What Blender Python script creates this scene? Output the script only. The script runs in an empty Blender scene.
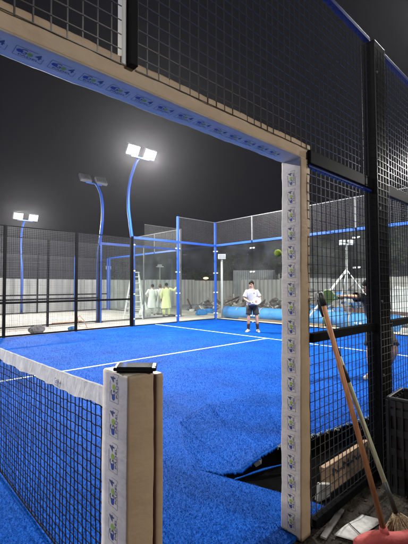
import bpy, bmesh, math, random
from mathutils import Vector, Matrix
random.seed(7)
S = bpy.context.scene
COL = S.collection
R = math.radians

# ------------------------------------------------------------------ camera
cam_d = bpy.data.cameras.new('camera')
cam = bpy.data.objects.new('camera', cam_d)
COL.objects.link(cam)
_f = Vector((0.67923226, 0.73293914, 0.03799666)).normalized()
_r = Vector((0.73356562, -0.67960703, -0.00396989)).normalized()
_u = _r.cross(_f).normalized()
_r = _f.cross(_u).normalized()
cam.matrix_world = Matrix((
    (_r.x, _u.x, -_f.x, -0.785),
    (_r.y, _u.y, -_f.y, -0.944),
    (_r.z, _u.z, -_f.z, 1.366),
    (0, 0, 0, 1)))
cam_d.sensor_fit = 'VERTICAL'
cam_d.sensor_height = 24.0
cam_d.lens = 24.0 * 368.36 / 544.0
cam_d.clip_start = 0.02
cam_d.clip_end = 900
S.camera = cam

# ------------------------------------------------------------------ night sky
W = bpy.data.worlds.new('World')
S.world = W
W.use_nodes = True
nt = W.node_tree
nt.nodes.clear()
wo = nt.nodes.new('ShaderNodeOutputWorld')
bg = nt.nodes.new('ShaderNodeBackground')
tc = nt.nodes.new('ShaderNodeTexCoord')
sx = nt.nodes.new('ShaderNodeSeparateXYZ')
cr = nt.nodes.new('ShaderNodeValToRGB')
cr.color_ramp.elements[0].position = 0.0
cr.color_ramp.elements[0].color = (0.0115, 0.0108, 0.0145, 1)
cr.color_ramp.elements[1].position = 0.6
cr.color_ramp.elements[1].color = (0.0075, 0.0072, 0.0098, 1)
nt.links.new(tc.outputs['Generated'], sx.inputs[0])
nt.links.new(sx.outputs['Z'], cr.inputs[0])
nt.links.new(cr.outputs[0], bg.inputs[0])
bg.inputs[1].default_value = 1.0
nt.links.new(bg.outputs[0], wo.inputs[0])

S.view_settings.view_transform = 'Standard'
S.view_settings.look = 'None'
S.view_settings.exposure = 0.0
S.view_settings.gamma = 1.0
S.view_settings.use_curve_mapping = False
S.render.engine = 'CYCLES'
S.cycles.use_denoising = True
S.cycles.max_bounces = 6
S.cycles.transparent_max_bounces = 24
S.cycles.sample_clamp_indirect = 6.0
S.cycles.caustics_reflective = False
S.cycles.caustics_refractive = False

FLOOD_W = 480.0          # watts of one court flood lamp
FLOOD_COL = (1.0, 0.975, 0.94)


# ------------------------------------------------------------------ materials
def mat(name, col, rough=0.6, metal=0.0, var=0.0, vscale=6.0, bump=0.0, bscale=60.0, spec=0.5, col2=None, detail=4.0,
        stretch=None):
    m = bpy.data.materials.new(name)
    m.use_nodes = True
    n = m.node_tree.nodes
    l = m.node_tree.links
    b = n['Principled BSDF']
    b.inputs['Roughness'].default_value = rough
    b.inputs['Metallic'].default_value = metal
    b.inputs['Specular IOR Level'].default_value = spec
    c = (*col, 1)
    b.inputs['Base Color'].default_value = c
    t = n.new('ShaderNodeTexCoord')
    src = t.outputs['Object']
    if stretch:
        mp = n.new('ShaderNodeMapping')
        mp.inputs['Scale'].default_value = stretch
        l.new(src, mp.inputs[0])
        src = mp.outputs[0]
    if var > 0 or col2:
        nz = n.new('ShaderNodeTexNoise')
        nz.inputs['Scale'].default_value = vscale
        nz.inputs['Detail'].default_value = detail
        nz.inputs['Roughness'].default_value = 0.65
        l.new(src, nz.inputs['Vector'])
        rp = n.new('ShaderNodeValToRGB')
        rp.color_ramp.elements[0].position = 0.32
        rp.color_ramp.elements[1].position = 0.68
        if col2:
            a, z = c, (*col2, 1)
        else:
            a = tuple(max(0, v * (1 - var)) for v in col) + (1,)
            z = tuple(min(1, v * (1 + var)) for v in col) + (1,)
        rp.color_ramp.elements[0].color = a
        rp.color_ramp.elements[1].color = z
        l.new(nz.outputs['Fac'], rp.inputs[0])
        l.new(rp.outputs[0], b.inputs['Base Color'])
    if bump > 0:
        nb = n.new('ShaderNodeTexNoise')
        nb.inputs['Scale'].default_value = bscale
        nb.inputs['Detail'].default_value = 5
        l.new(src, nb.inputs['Vector'])
        bp = n.new('ShaderNodeBump')
        bp.inputs['Strength'].default_value = bump
        bp.inputs['Distance'].default_value = 0.02
        l.new(nb.outputs['Fac'], bp.inputs['Height'])
        l.new(bp.outputs[0], b.inputs['Normal'])
    return m


def emis(name, col, s):
    m = bpy.data.materials.new(name)
    m.use_nodes = True
    b = m.node_tree.nodes['Principled BSDF']
    b.inputs['Base Color'].default_value = (0.8, 0.8, 0.8, 1)
    b.inputs['Emission Color'].default_value = (*col, 1)
    b.inputs['Emission Strength'].default_value = s
    return m


def glass_mat(name, tint=(0.955, 0.975, 0.965)):
    m = bpy.data.materials.new(name)
    m.use_nodes = True
    n = m.node_tree.nodes
    l = m.node_tree.links
    n.clear()
    o = n.new('ShaderNodeOutputMaterial')
    tr = n.new('ShaderNodeBsdfTransparent')
    tr.inputs[0].default_value = (*tint, 1)
    gl = n.new('ShaderNodeBsdfGlossy')
    gl.inputs['Roughness'].default_value = 0.03
    df = n.new('ShaderNodeBsdfDiffuse')          # thin film of dust on the panes
    df.inputs[0].default_value = (0.5, 0.52, 0.5, 1)
    fr = n.new('ShaderNodeFresnel')
    fr.inputs[0].default_value = 1.45
    mx = n.new('ShaderNodeMixShader')
    m2 = n.new('ShaderNodeMixShader')
    t = n.new('ShaderNodeTexCoord')
    nz = n.new('ShaderNodeTexNoise')
    nz.inputs['Scale'].default_value = 1.3
    nz.inputs['Detail'].default_value = 6
    l.new(t.outputs['Object'], nz.inputs['Vector'])
    mr = n.new('ShaderNodeMapRange')
    mr.inputs[1].default_value = 0.35
    mr.inputs[2].default_value = 0.75
    mr.inputs[3].default_value = 0.008
    mr.inputs[4].default_value = 0.034
    l.new(nz.outputs['Fac'], mr.inputs[0])
    geo = n.new('ShaderNodeNewGeometry')          # no total reflection on the way out of the thin pane
    inv_ = n.new('ShaderNodeMath')
    inv_.operation = 'SUBTRACT'
    inv_.inputs[0].default_value = 1.0
    l.new(geo.outputs['Backfacing'], inv_.inputs[1])
    mul_ = n.new('ShaderNodeMath')
    mul_.operation = 'MULTIPLY'
    l.new(fr.outputs[0], mul_.inputs[0])
    l.new(inv_.outputs[0], mul_.inputs[1])
    l.new(mul_.outputs[0], mx.inputs[0])
    l.new(tr.outputs[0], mx.inputs[1])
    l.new(gl.outputs[0], mx.inputs[2])
    l.new(mr.outputs[0], m2.inputs[0])
    l.new(mx.outputs[0], m2.inputs[1])
    l.new(df.outputs[0], m2.inputs[2])
    l.new(m2.outputs[0], o.inputs[0])
    return m


def turf_mat():
    m = bpy.data.materials.new('blue_turf')
    m.use_nodes = True
    n = m.node_tree.nodes
    l = m.node_tree.links
    b = n['Principled BSDF']
    b.inputs['Roughness'].default_value = 0.6
    b.inputs['Specular IOR Level'].default_value = 0.07
    t = n.new('ShaderNodeTexCoord')
    fine = n.new('ShaderNodeTexNoise')            # the pile of the turf
    fine.inputs['Scale'].default_value = 95
    fine.inputs['Detail'].default_value = 5
    fine.inputs['Roughness'].default_value = 0.7
    l.new(t.outputs['Object'], fine.inputs['Vector'])
    rp = n.new('ShaderNodeValToRGB')
    e = rp.color_ramp.elements
    e[0].position = 0.36
    e[0].color = (0.0005, 0.034, 0.24, 1)
    e[1].position = 0.53
    e[1].color = (0.001, 0.078, 0.41, 1)
    x = e.new(0.68)
    x.color = (0.004, 0.135, 0.52, 1)
    l.new(fine.outputs['Fac'], rp.inputs[0])
    sand = n.new('ShaderNodeTexNoise')            # grains of silica sand
    sand.inputs['Scale'].default_value = 330
    sand.inputs['Detail'].default_value = 1
    l.new(t.outputs['Object'], sand.inputs['Vector'])
    sr = n.new('ShaderNodeMapRange')
    sr.inputs[1].default_value = 0.70
    sr.inputs[2].default_value = 0.78
    l.new(sand.outputs['Fac'], sr.inputs[0])
    mix = n.new('ShaderNodeMixRGB')
    mix.inputs[2].default_value = (0.06, 0.26, 0.75, 1)
    l.new(sr.outputs[0], mix.inputs[0])
    l.new(rp.outputs[0], mix.inputs[1])
    big = n.new('ShaderNodeTexNoise')             # brushed patches
    big.inputs['Scale'].default_value = 1.4
    big.inputs['Detail'].default_value = 5
    l.new(t.outputs['Object'], big.inputs['Vector'])
    br = n.new('ShaderNodeMapRange')
    br.inputs[1].default_value = 0.3
    br.inputs[2].default_value = 0.7
    br.inputs[3].default_value = 0.72
    br.inputs[4].default_value = 1.20
    l.new(big.outputs['Fac'], br.inputs[0])
    mu = n.new('ShaderNodeVectorMath')
    mu.operation = 'SCALE'
    l.new(mix.outputs[0], mu.inputs[0])
    l.new(br.outputs[0], mu.inputs['Scale'])
    l.new(mu.outputs[0], b.inputs['Base Color'])
    bp = n.new('ShaderNodeBump')
    bp.inputs['Strength'].default_value = 0.9
    bp.inputs['Distance'].default_value = 0.012
    l.new(fine.outputs['Fac'], bp.inputs['Height'])
    l.new(bp.outputs[0], b.inputs['Normal'])
    return m


M = dict(
    turf=turf_mat(),
    line=mat('line_white', (0.58, 0.62, 0.70), 0.8, var=0.18, vscale=60),
    ground=mat('pale_dust', (0.40, 0.37, 0.32), 0.95, col2=(0.62, 0.59, 0.52), vscale=0.9, bump=0.6, bscale=14, detail=8),
    soil=mat('dark_soil', (0.014, 0.012, 0.010), 1.0, col2=(0.060, 0.052, 0.041), vscale=9, bump=1.0, bscale=55, detail=10, spec=0.1),
    slab=mat('bare_slab', (0.30, 0.285, 0.25), 0.9, col2=(0.46, 0.44, 0.39), vscale=0.7, bump=0.3, bscale=20, detail=8),
    kerb=mat('pale_concrete', (0.45, 0.42, 0.36), 0.9, col2=(0.60, 0.56, 0.48), vscale=3, bump=0.4, bscale=50),
    blue=mat('blue_paint', (0.010, 0.085, 0.46), 0.38, var=0.12, vscale=5),
    blue_dark=mat('dark_blue_paint', (0.004, 0.020, 0.15), 0.5, var=0.15, vscale=5, spec=0.2),
    black=mat('black_steel', (0.0045, 0.0045, 0.005), 0.5, var=0.3, vscale=9, spec=0.04),
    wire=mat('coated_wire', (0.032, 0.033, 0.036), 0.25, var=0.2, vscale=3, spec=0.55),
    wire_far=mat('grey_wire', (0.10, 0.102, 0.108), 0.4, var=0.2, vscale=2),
    steel=mat('galvanised', (0.13, 0.135, 0.14), 0.5, metal=0.3, var=0.15, vscale=12),
    glass=glass_mat('pane_glass'),
    clip=mat('glass_clip', (0.75, 0.76, 0.76), 0.4, metal=0.2),
    pad_white=mat('white_vinyl', (0.80, 0.72, 0.60), 0.55, var=0.10, vscale=7, bump=0.5, bscale=6, detail=6, stretch=(1, 1, 2.2)),
    pad_tan=mat('tan_vinyl', (0.52, 0.375, 0.235), 0.55, var=0.10, vscale=5, bump=0.45, bscale=7, detail=8, stretch=(1, 1, 1.6)),
    pad_red=mat('dark_red_lining', (0.07, 0.012, 0.014), 0.8, var=0.2),
    ink_navy=mat('ink_navy', (0.085, 0.092, 0.18), 0.6),
    ink_blue=mat('ink_blue', (0.05, 0.085, 0.36), 0.6),
    ink_green=mat('ink_green', (0.38, 0.55, 0.05), 0.6),
    ink_grey=mat('ink_grey', (0.25, 0.25, 0.29), 0.6),
    band=mat('net_band', (0.36, 0.355, 0.35), 0.8, col2=(0.56, 0.55, 0.54), vscale=16, bump=0.7, bscale=25, stretch=(1, 2.2, 0.7), detail=6),
    net=mat('net_cord', (0.006, 0.006, 0.007), 0.8, spec=0.08),
    plastic=mat('black_plastic', (0.008, 0.008, 0.009), 0.4, var=0.3),
    screen=mat('phone_screen', (0.02, 0.025, 0.023), 0.09, col2=(0.07, 0.085, 0.08), vscale=30, spec=0.5),
    wood=mat('broom_wood', (0.24, 0.085, 0.035), 0.6, col2=(0.42, 0.19, 0.075), vscale=9, stretch=(6, 6, 0.6), bump=0.3),
    wood2=mat('pale_green_wood', (0.42, 0.44, 0.25), 0.6, col2=(0.55, 0.56, 0.40), vscale=10, stretch=(6, 6, 0.6)),
    plank=mat('plank_wood', (0.20, 0.125, 0.065), 0.85, col2=(0.32, 0.21, 0.12), vscale=6, stretch=(1, 8, 8), bump=0.4),
    red=mat('red_plastic', (0.24, 0.026, 0.024), 0.75, col2=(0.31, 0.045, 0.038), vscale=28, bump=0.2, bscale=60),
    straw=mat('straw', (0.45, 0.36, 0.22), 0.9, var=0.35, vscale=60, bump=0.8, bscale=120),
    tape=mat('black_tape', (0.02, 0.022, 0.02), 0.5),
    paper=mat('white_board', (0.24, 0.24, 0.22), 0.85, col2=(0.36, 0.36, 0.34), vscale=11, detail=8, bump=0.3),
    hoard=mat('hoarding_sheet', (0.50, 0.51, 0.50), 0.6, var=0.16, vscale=1.2, bump=0.2, bscale=3, detail=7),
    hoard2=mat('hoarding_sheet_stained', (0.40, 0.40, 0.37), 0.65, col2=(0.56, 0.56, 0.54), vscale=1.6, bump=0.3, bscale=3, detail=9, stretch=(1, 1, 0.35)),
    hoard3=mat('hoarding_sheet_weathered', (0.33, 0.34, 0.35), 0.6, col2=(0.50, 0.50, 0.47), vscale=0.9, bump=0.3, bscale=3, detail=9, stretch=(1, 1, 0.3)),
    shed=mat('shed_sheet', (0.27, 0.29, 0.30), 0.5, var=0.2, vscale=2),
    leaf=mat('leaf', (0.035, 0.05, 0.026), 0.7, col2=(0.08, 0.11, 0.05), vscale=3),
    bark=mat('bark', (0.07, 0.055, 0.04), 0.9, var=0.3),
    skin=mat('skin', (0.42, 0.24, 0.16), 0.55, var=0.06),
    skin2=mat('skin_dark', (0.22, 0.115, 0.07), 0.55, var=0.06),
    hair=mat('hair', (0.010, 0.008, 0.007), 0.85, spec=0.15),
    tee=mat('white_cotton', (0.40, 0.41, 0.46), 0.85, var=0.06, vscale=9, bump=0.5, bscale=8),
    blackcloth=mat('black_cotton', (0.013, 0.013, 0.016), 0.85, var=0.3, vscale=9, bump=0.4, bscale=9),
    kurta_w=mat('white_kurta', (0.66, 0.68, 0.64), 0.85, var=0.06, vscale=6, bump=0.6, bscale=7),
    kurta_y=mat('pale_yellow_kurta', (0.70, 0.72, 0.36), 0.85, var=0.06, vscale=6, bump=0.6, bscale=7),
    shoe=mat('white_shoe', (0.48, 0.47, 0.45), 0.6, var=0.1),
    sole=mat('shoe_sole', (0.3, 0.3, 0.32), 0.7),
    racket=mat('racket_white', (0.56, 0.57, 0.55), 0.4, var=0.05),
    racket_g=mat('racket_green', (0.17, 0.27, 0.08), 0.5, var=0.1, vscale=10),
    ball=mat('ball_felt', (0.26, 0.36, 0.03), 0.95, bump=0.6, bscale=200, var=0.1, vscale=80),
    lamp_body=mat('lamp_body', (0.16, 0.17, 0.18), 0.45, metal=0.3, var=0.1),
    lens_on=emis('lens_on', (1.0, 0.98, 0.95), 60.0),
    lens_low=emis('lens_low', (1.0, 0.99, 0.96), 1.6),
    lens_off=mat('lens_off', (0.45, 0.47, 0.5), 0.15),
    amber=emis('amber_lens', (1.0, 0.55, 0.2), 3.0),
    cloth_blue=mat('blue_turf_backing', (0.022, 0.165, 0.46), 0.7, col2=(0.040, 0.25, 0.58), vscale=2.5, bump=0.7, bscale=5),
    tarp_blue=mat('blue_tarp', (0.03, 0.14, 0.42), 0.5, col2=(0.08, 0.30, 0.62), vscale=3, bump=0.6, bscale=6),
    tarp_white=mat('white_tarp', (0.50, 0.51, 0.50), 0.6, var=0.2, vscale=3, bump=0.7, bscale=5),
    sack=mat('white_sack', (0.62, 0.62, 0.58), 0.8, var=0.12, vscale=4, bump=0.7, bscale=9),
    stone=mat('grey_stone', (0.20, 0.19, 0.18), 0.9, var=0.35, vscale=4, bump=0.7, bscale=20),
    rubble=mat('rubble', (0.16, 0.13, 0.10), 0.95, col2=(0.34, 0.30, 0.25), vscale=2.5, bump=0.9, bscale=10),
    orange=mat('orange_plastic', (0.48, 0.22, 0.10), 0.6, var=0.3, vscale=12),
    alu=mat('ladder_white', (0.66, 0.67, 0.66), 0.45, var=0.06),
    brown=mat('brown_steel', (0.10, 0.05, 0.035), 0.6, var=0.3),
)


# ------------------------------------------------------------------ mesh helpers
class MB:
    """collects shapes into one mesh"""
    def __init__(s):
        s.bm = bmesh.new()
        s.mi = 0

    def _m(s, faces):
        for f in faces:
            f.material_index = s.mi

    def box(s, a, b, rot=None, org=None):
        x0, y0, z0 = a
        x1, y1, z1 = b
        vs = [Vector(p) for p in ((x0, y0, z0), (x1, y0, z0), (x1, y1, z0), (x0, y1, z0),
                                  (x0, y0, z1), (x1, y0, z1), (x1, y1, z1), (x0, y1, z1))]
        if rot is not None:
            vs = [rot @ v for v in vs]
        if org is not None:
            vs = [v + Vector(org) for v in vs]
        v = [s.bm.verts.new(p) for p in vs]
        fs = [s.bm.faces.new([v[i] for i in q]) for q in
              ((3, 2, 1, 0), (4, 5, 6, 7), (0, 1, 5, 4), (1, 2, 6, 5), (2, 3, 7, 6), (3, 0, 4, 7))]
        s._m(fs)
        return v

    def bar(s, p, q, w, h=None, n=4, r2=None, caps=True, up=None):
        """square (n=4) or round bar from p to q; w is its width (diameter)"""
        p, q = Vector(p), Vector(q)
        d = (q - p).normalized()
        up = Vector(up) if up else (Vector((0, 0, 1)) if abs(d.z) < 0.9 else Vector((0, 1, 0)))
        a = d.cross(up).normalized()
        b = a.cross(d).normalized()
        h = h or w
        rings = []
        for c, k in ((p, 1.0), (q, (r2 / w) if r2 else 1.0)):
            if n == 4:
                ring = [c + (a * sx * w + b * sy * h) * 0.5 * k for sx, sy in ((-1, -1), (1, -1), (1, 1), (-1, 1))]
            else:
                ring = [c + (a * math.cos(t) * w + b * math.sin(t) * h) * 0.5 * k
                        for t in (2 * math.pi * i / n for i in range(n))]
            rings.append([s.bm.verts.new(v) for v in ring])
        fs = []
        for i in range(n):
            j = (i + 1) % n
            fs.append(s.bm.faces.new((rings[0][i], rings[0][j], rings[1][j], rings[1][i])))
        if caps:
            fs.append(s.bm.faces.new(rings[0][::-1]))
            fs.append(s.bm.faces.new(rings[1]))
        s._m(fs)
        if n > 6:
            for f in fs[:n]:
                f.smooth = True

    def tube(s, pts, radii, n=8, caps=True, squash=None):
        """smooth tube through points"""
        pts = [Vector(p) for p in pts]
        if not hasattr(radii, '__len__'):
            radii = [radii] * len(pts)
        rings = []
        prev = None
        for i, p in enumerate(pts):
            d = (pts[min(i + 1, len(pts) - 1)] - pts[max(i - 1, 0)]).normalized()
            if prev is None:
                up = Vector((0, 0, 1)) if abs(d.z) < 0.9 else Vector((0, 1, 0))
                a = d.cross(up).normalized()
            else:
                a = (prev - d * prev.dot(d)).normalized()
            prev = a
            b = d.cross(a)
            r = radii[i]
            rings.append([s.bm.verts.new(p + a * math.cos(t) * r + b * math.sin(t) * r)
                          for t in (2 * math.pi * k / n for k in range(n))])
        fs = []
        for i in range(len(rings) - 1):
            for k in range(n):
                j = (k + 1) % n
                fs.append(s.bm.faces.new((rings[i][k], rings[i][j], rings[i + 1][j], rings[i + 1][k])))
        for f in fs:
            f.smooth = True
        if caps:
            fs.append(s.bm.faces.new(rings[0][::-1]))
            fs.append(s.bm.faces.new(rings[-1]))
        s._m(fs)

    def loft(s, rings, caps=True, smooth=True):
        rr = [[s.bm.verts.new(p) for p in ring] for ring in rings]
        n = len(rr[0])
        fs = []
        for i in range(len(rr) - 1):
            for k in range(n):
                j = (k + 1) % n
                fs.append(s.bm.faces.new((rr[i][k], rr[i][j], rr[i + 1][j], rr[i + 1][k])))
        for f in fs:
            f.smooth = smooth
        if caps:
            fs.append(s.bm.faces.new(rr[0][::-1]))
            fs.append(s.bm.faces.new(rr[-1]))
        s._m(fs)

    def poly(s, pts):
        f = s.bm.faces.new([s.bm.verts.new(p) for p in pts])
        s._m([f])
        return f

    def grid(s, fn, nu, nv, smooth=True):
        """surface fn(u, v), u and v from 0 to 1"""
        v = [[s.bm.verts.new(fn(i / nu, j / nv)) for j in range(nv + 1)] for i in range(nu + 1)]
        fs = []
        for i in range(nu):
            for j in range(nv):
                fs.append(s.bm.faces.new((v[i][j], v[i + 1][j], v[i + 1][j + 1], v[i][j + 1])))
        for f in fs:
            f.smooth = smooth
        s._m(fs)
        return v

    def ball(s, c, r, sub=2, sc=(1, 1, 1), jit=0.0, rng=random):
        t = bmesh.new()
        bmesh.ops.create_icosphere(t, subdivisions=sub, radius=1.0)
        mp = {}
        for v in t.verts:
            k = r * (1 + rng.uniform(-jit, jit))
            mp[v.index] = s.bm.verts.new((c[0] + v.co.x * k * sc[0], c[1] + v.co.y * k * sc[1], c[2] + v.co.z * k * sc[2]))
        fs = [s.bm.faces.new([mp[v.index] for v in f.verts]) for f in t.faces]
        for f in fs:
            f.smooth = jit < 0.12
        s._m(fs)
        t.free()

    def wires(s, o, u, v, lu, lv, pu, pv, w, jit=0.0, wh=None):
        """welded wire mesh in the plane o + u, v: wires along v every pu, along u every pv"""
        o, u, v = Vector(o), Vector(u), Vector(v)
        nrm = u.cross(v).normalized()
        n = int(lu / pu)
        for i in range(n + 1):
            p = o + u * (i * pu + random.uniform(-1.2, 1.2) * jit) + nrm * random.uniform(-jit, jit)
            s.bar(p, p + v * lv + u * random.uniform(-2, 2) * jit, w, caps=False, up=nrm)
        n = int(lv / pv)
        for i in range(n + 1):
            p = o + v * (i * pv + random.uniform(-1.2, 1.2) * jit) + nrm * w * 0.9
            s.bar(p, p + u * lu, wh or w, caps=False, up=nrm)

    def build(s, name, mats, parent=None, bevel=0.0, recalc=True):
        if recalc:
            bmesh.ops.recalc_face_normals(s.bm, faces=s.bm.faces)
        me = bpy.data.meshes.new(name)
        s.bm.to_mesh(me)
        s.bm.free()
        for m in (mats if isinstance(mats, (list, tuple)) else [mats]):
            me.materials.append(m)
        o = bpy.data.objects.new(name, me)
        COL.objects.link(o)
        if parent:
            o.parent = parent
        if bevel > 0:
            b = o.modifiers.new('bevel', 'BEVEL')
            b.width = bevel
            b.segments = 3
            b.limit_method = 'ANGLE'
        return o


def tag(o, label=None, cat=None, group=None, kind=None):
    if label:
        o['label'] = label
    if cat:
        o['category'] = cat
    if group:
        o['group'] = group
    if kind:
        o['kind'] = kind
    return o


def empty(name, loc, rz=0.0, label=None, cat=None, group=None, scale=1.0):
    o = bpy.data.objects.new(name, None)
    o.location = loc
    o.rotation_euler = (0, 0, rz)
    o.scale = (scale,) * 3
    COL.objects.link(o)
    return tag(o, label, cat, group)


def copy_tree(o, parent=None):
    kids = list(o.children)
    c = o.copy()
    COL.objects.link(c)
    c.parent = parent
    for k in kids:
        copy_tree(k, c)
    return c


def text_mesh(body, size=1.0, bold=0.0):
    cu = bpy.data.curves.new('lettering', 'FONT')
    cu.body = body
    cu.size = size
    cu.offset = bold
    cu.resolution_u = 3
    o = bpy.data.objects.new('lettering', cu)
    COL.objects.link(o)
    me = bpy.data.meshes.new_from_object(o)
    bpy.data.objects.remove(o)
    bpy.data.curves.remove(cu)
    xs = [v.co.x for v in me.vertices]
    ys = [v.co.y for v in me.vertices]
    return me, min(xs), max(xs), min(ys), max(ys)


_txt = {}


def add_text(mb, body, o, ex, ey, w, h, x=0.0, y=0.0, bold=0.0):
    """flat lettering fitted in a w x h box at (x, y) in the frame o, ex, ey"""
    if (body, bold) not in _txt:
        _txt[(body, bold)] = text_mesh(body, 1.0, bold)
    me, x0, x1, y0, y1 = _txt[(body, bold)]
    vs = [mb.bm.verts.new(o + ex * (x + (v.co.x - x0) / (x1 - x0) * w) + ey * (y + (v.co.y - y0) / (y1 - y0) * h))
          for v in me.vertices]
    for p in me.polygons:
        try:
            f = mb.bm.faces.new([vs[i] for i in p.vertices])
            f.material_index = mb.mi
        except ValueError:
            pass


def logo(mb, o, ex, ey, L, H):
    """printed emblem: outlined box, blue ball G, green ball o, figure 4, PADEL beneath; slots 0 navy 1 blue 2 green 3 grey"""
    def P(x, y):
        return o + ex * (x * L) + ey * (y * H)
    t = 0.0009
    mb.mi = 3
    for a, b in (((0, 0), (0.62, 0)), ((0.9, 0), (1, 0)), ((0, 1), (0.74, 1)), ((0, 0), (0, 1)), ((1, 0), (1, 0.62))):
        p, q = P(*a), P(*b)
        d = (q - p).normalized()
        n = d.cross(ex.cross(ey)) * t
        mb.poly([p - n, q - n, q + n, p + n])
    mb.mi = 1
    nn = 14
    mb.poly([P(0.17, 0.58) + ex * math.cos(2 * math.pi * i / nn) * H * 0.20 + ey * math.sin(2 * math.pi * i / nn) * H * 0.18
             for i in range(nn)])
    mb.mi = 0
    add_text(mb, 'G', o, ex, ey, L * 0.23, H * 0.54, L * 0.18, H * 0.36, 0.006)
    mb.mi = 2
    mb.poly([P(0.52, 0.55) + ex * math.cos(2 * math.pi * i / nn) * H * 0.18 + ey * math.sin(2 * math.pi * i / nn) * H * 0.18
             for i in range(nn)])
    mb.mi = 0
    add_text(mb, '4', o, ex, ey, L * 0.22, H * 0.56, L * 0.69, H * 0.38, 0.012)
    mb.mi = 0
    add_text(mb, 'PADEL', o, ex, ey, L * 0.72, H * 0.20, L * 0.17, H * 0.09, 0.006)


INKS = [M['ink_navy'], M['ink_blue'], M['ink_green'], M['ink_grey']]

# ------------------------------------------------------------------ setting: ground, turf, lines
YF = 0.2            # plane of the near side fence

g = MB()
g.grid(lambda u, v: Vector((-220 + 520 * u, -200 + 520 * v, -0.034)), 2, 2)
tag(g.build('ground', M['ground']), kind='structure')
g = MB()


def soil_fn(u, v):
    x, y = -6 + 13 * u, -6 + 6.95 * v
    return Vector((x, y, -0.026 + 0.010 * math.sin(x * 3.1 + y) * math.sin(y * 4.3 - x)))


g.grid(soil_fn, 60, 40)
tag(g.build('soil_path', M['soil']), kind='structure')
g = MB()
g.box((-10, 12.3, -0.030), (10.2, 19.2, -0.012))
tag(g.build('concrete_slab', M['slab']), kind='structure')
g = MB()                                                     # pale concrete border outside the turf
g.box((-10.6, 9.99, -0.03), (10.35, 10.42, 0.006))
g.box((9.99, -0.2, -0.03), (10.45, 9.989, 0.012))
tag(g.build('concrete_border', M['kerb']), kind='structure')

# turf: a flat sheet with a cut, and beyond the cut a lifted flap
HINGE = [(1.086, 1.127), (1.25, 1.50), (1.60, 2.00), (2.2, 2.20), (3.0, 2.0), (3.8, 1.40), (4.5, 0.70), (4.8, 0.24)]
EDGE = [(1.086, 1.127, 0.0), (1.145, 0.965, 0.012), (1.23, 0.84, 0.045), (1.40, 0.785, 0.130), (1.66, 0.765, 0.155),
        (1.95, 0.66, 0.170), (2.80, 0.52, 0.170), (4.2, 0.30, 0.10)]
t = MB()
CUT = [(1.355, 0.23), (1.32, 0.42), (1.275, 0.531), (1.21, 0.74), (1.15, 0.93)]
near = [(-10, 0.12), (-2, 0.12), (-2, 0.24), (1.36, 0.232)]
pts = [(-10, 9.98), (-10, 0.23), (1.355, 0.23)] + CUT[1:] + HINGE[:-1] + [(4.8, 0.24), (9.98, 0.24), (9.98, 9.98)]
top = [t.bm.verts.new((x, y, 0)) for x, y in pts]
bot = [t.bm.verts.new((x, y, -0.022)) for x, y in pts]
t.bm.faces.new(top)
for i in range(len(pts)):
    j = (i + 1) % len(pts)
    t.bm.faces.new((top[i], bot[i], bot[j], top[j]))
tag(t.build('court_turf', M['turf']), kind='structure')


u_ = MB()  # near-black sheet that puts the shade under the lifted flap into colour
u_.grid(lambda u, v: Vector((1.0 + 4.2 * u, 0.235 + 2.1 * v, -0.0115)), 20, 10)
tag(u_.build('gap_shade', mat('gap_shade_black', (0.004, 0.004, 0.004), 1.0, spec=0.0, var=0.3, bump=0.4, bscale=40)), kind='structure')


def interp(P, s):
    k = s * (len(P) - 1)
    i = min(int(k), len(P) - 2)
    f = k - i
    return Vector([a + (b - a) * f for a, b in zip(P[i], P[i + 1])])


rng = random.Random(3)
jag = [rng.uniform(-1, 1) for _ in range(200)]


def flap_fn(u, v):
    h = interp(HINGE, u)
    e = interp(EDGE, u)
    x = h.x + (e.x - h.x) * v
    y = h.y + (e.y - h.y) * v
    z = e.z * (v ** 3.0) + 0.006 * math.sin(v * math.pi) * math.sin(u * 17 + v * 2) * min(1, u * 6)
    if v > 0.99:
        k = jag[int(u * 160)]
        x += 0.006 * k
        y += 0.010 * k
        z -= 0.006 * abs(k)
    return Vector((x, y, z + 0.001))


t = MB()
t.grid(flap_fn, 160, 18)
fl = t.build('turf_flap', [M['turf'], M['tape']], recalc=False)
if fl.data.polygons[1500].normal.z < 0:
    fl.data.flip_normals()
so = fl.modifiers.new('solid', 'SOLIDIFY')
so.thickness = 0.014
so.offset = -1.0
so.material_offset = 1
so.material_offset_rim = 0
tag(fl, 'lifted loose edge of blue turf curling up beside the padded door post', 'turf flap')
fb = MB()
rf = random.Random(9)
for i in range(420):
    u = 0.52 + 0.33 * rf.random()
    p = flap_fn(u, 1.0)
    fb.bar(p, p + Vector((rf.gauss(0, 0.010), -abs(rf.gauss(0.006, 0.010)), rf.gauss(-0.004, 0.010))), 0.0022, caps=False)
fb.build('frayed_edge', mat('frayed_fibre', (0.16, 0.20, 0.17), 0.9, col2=(0.42, 0.46, 0.40), vscale=9), fl)['kind'] = 'stuff'
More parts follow.
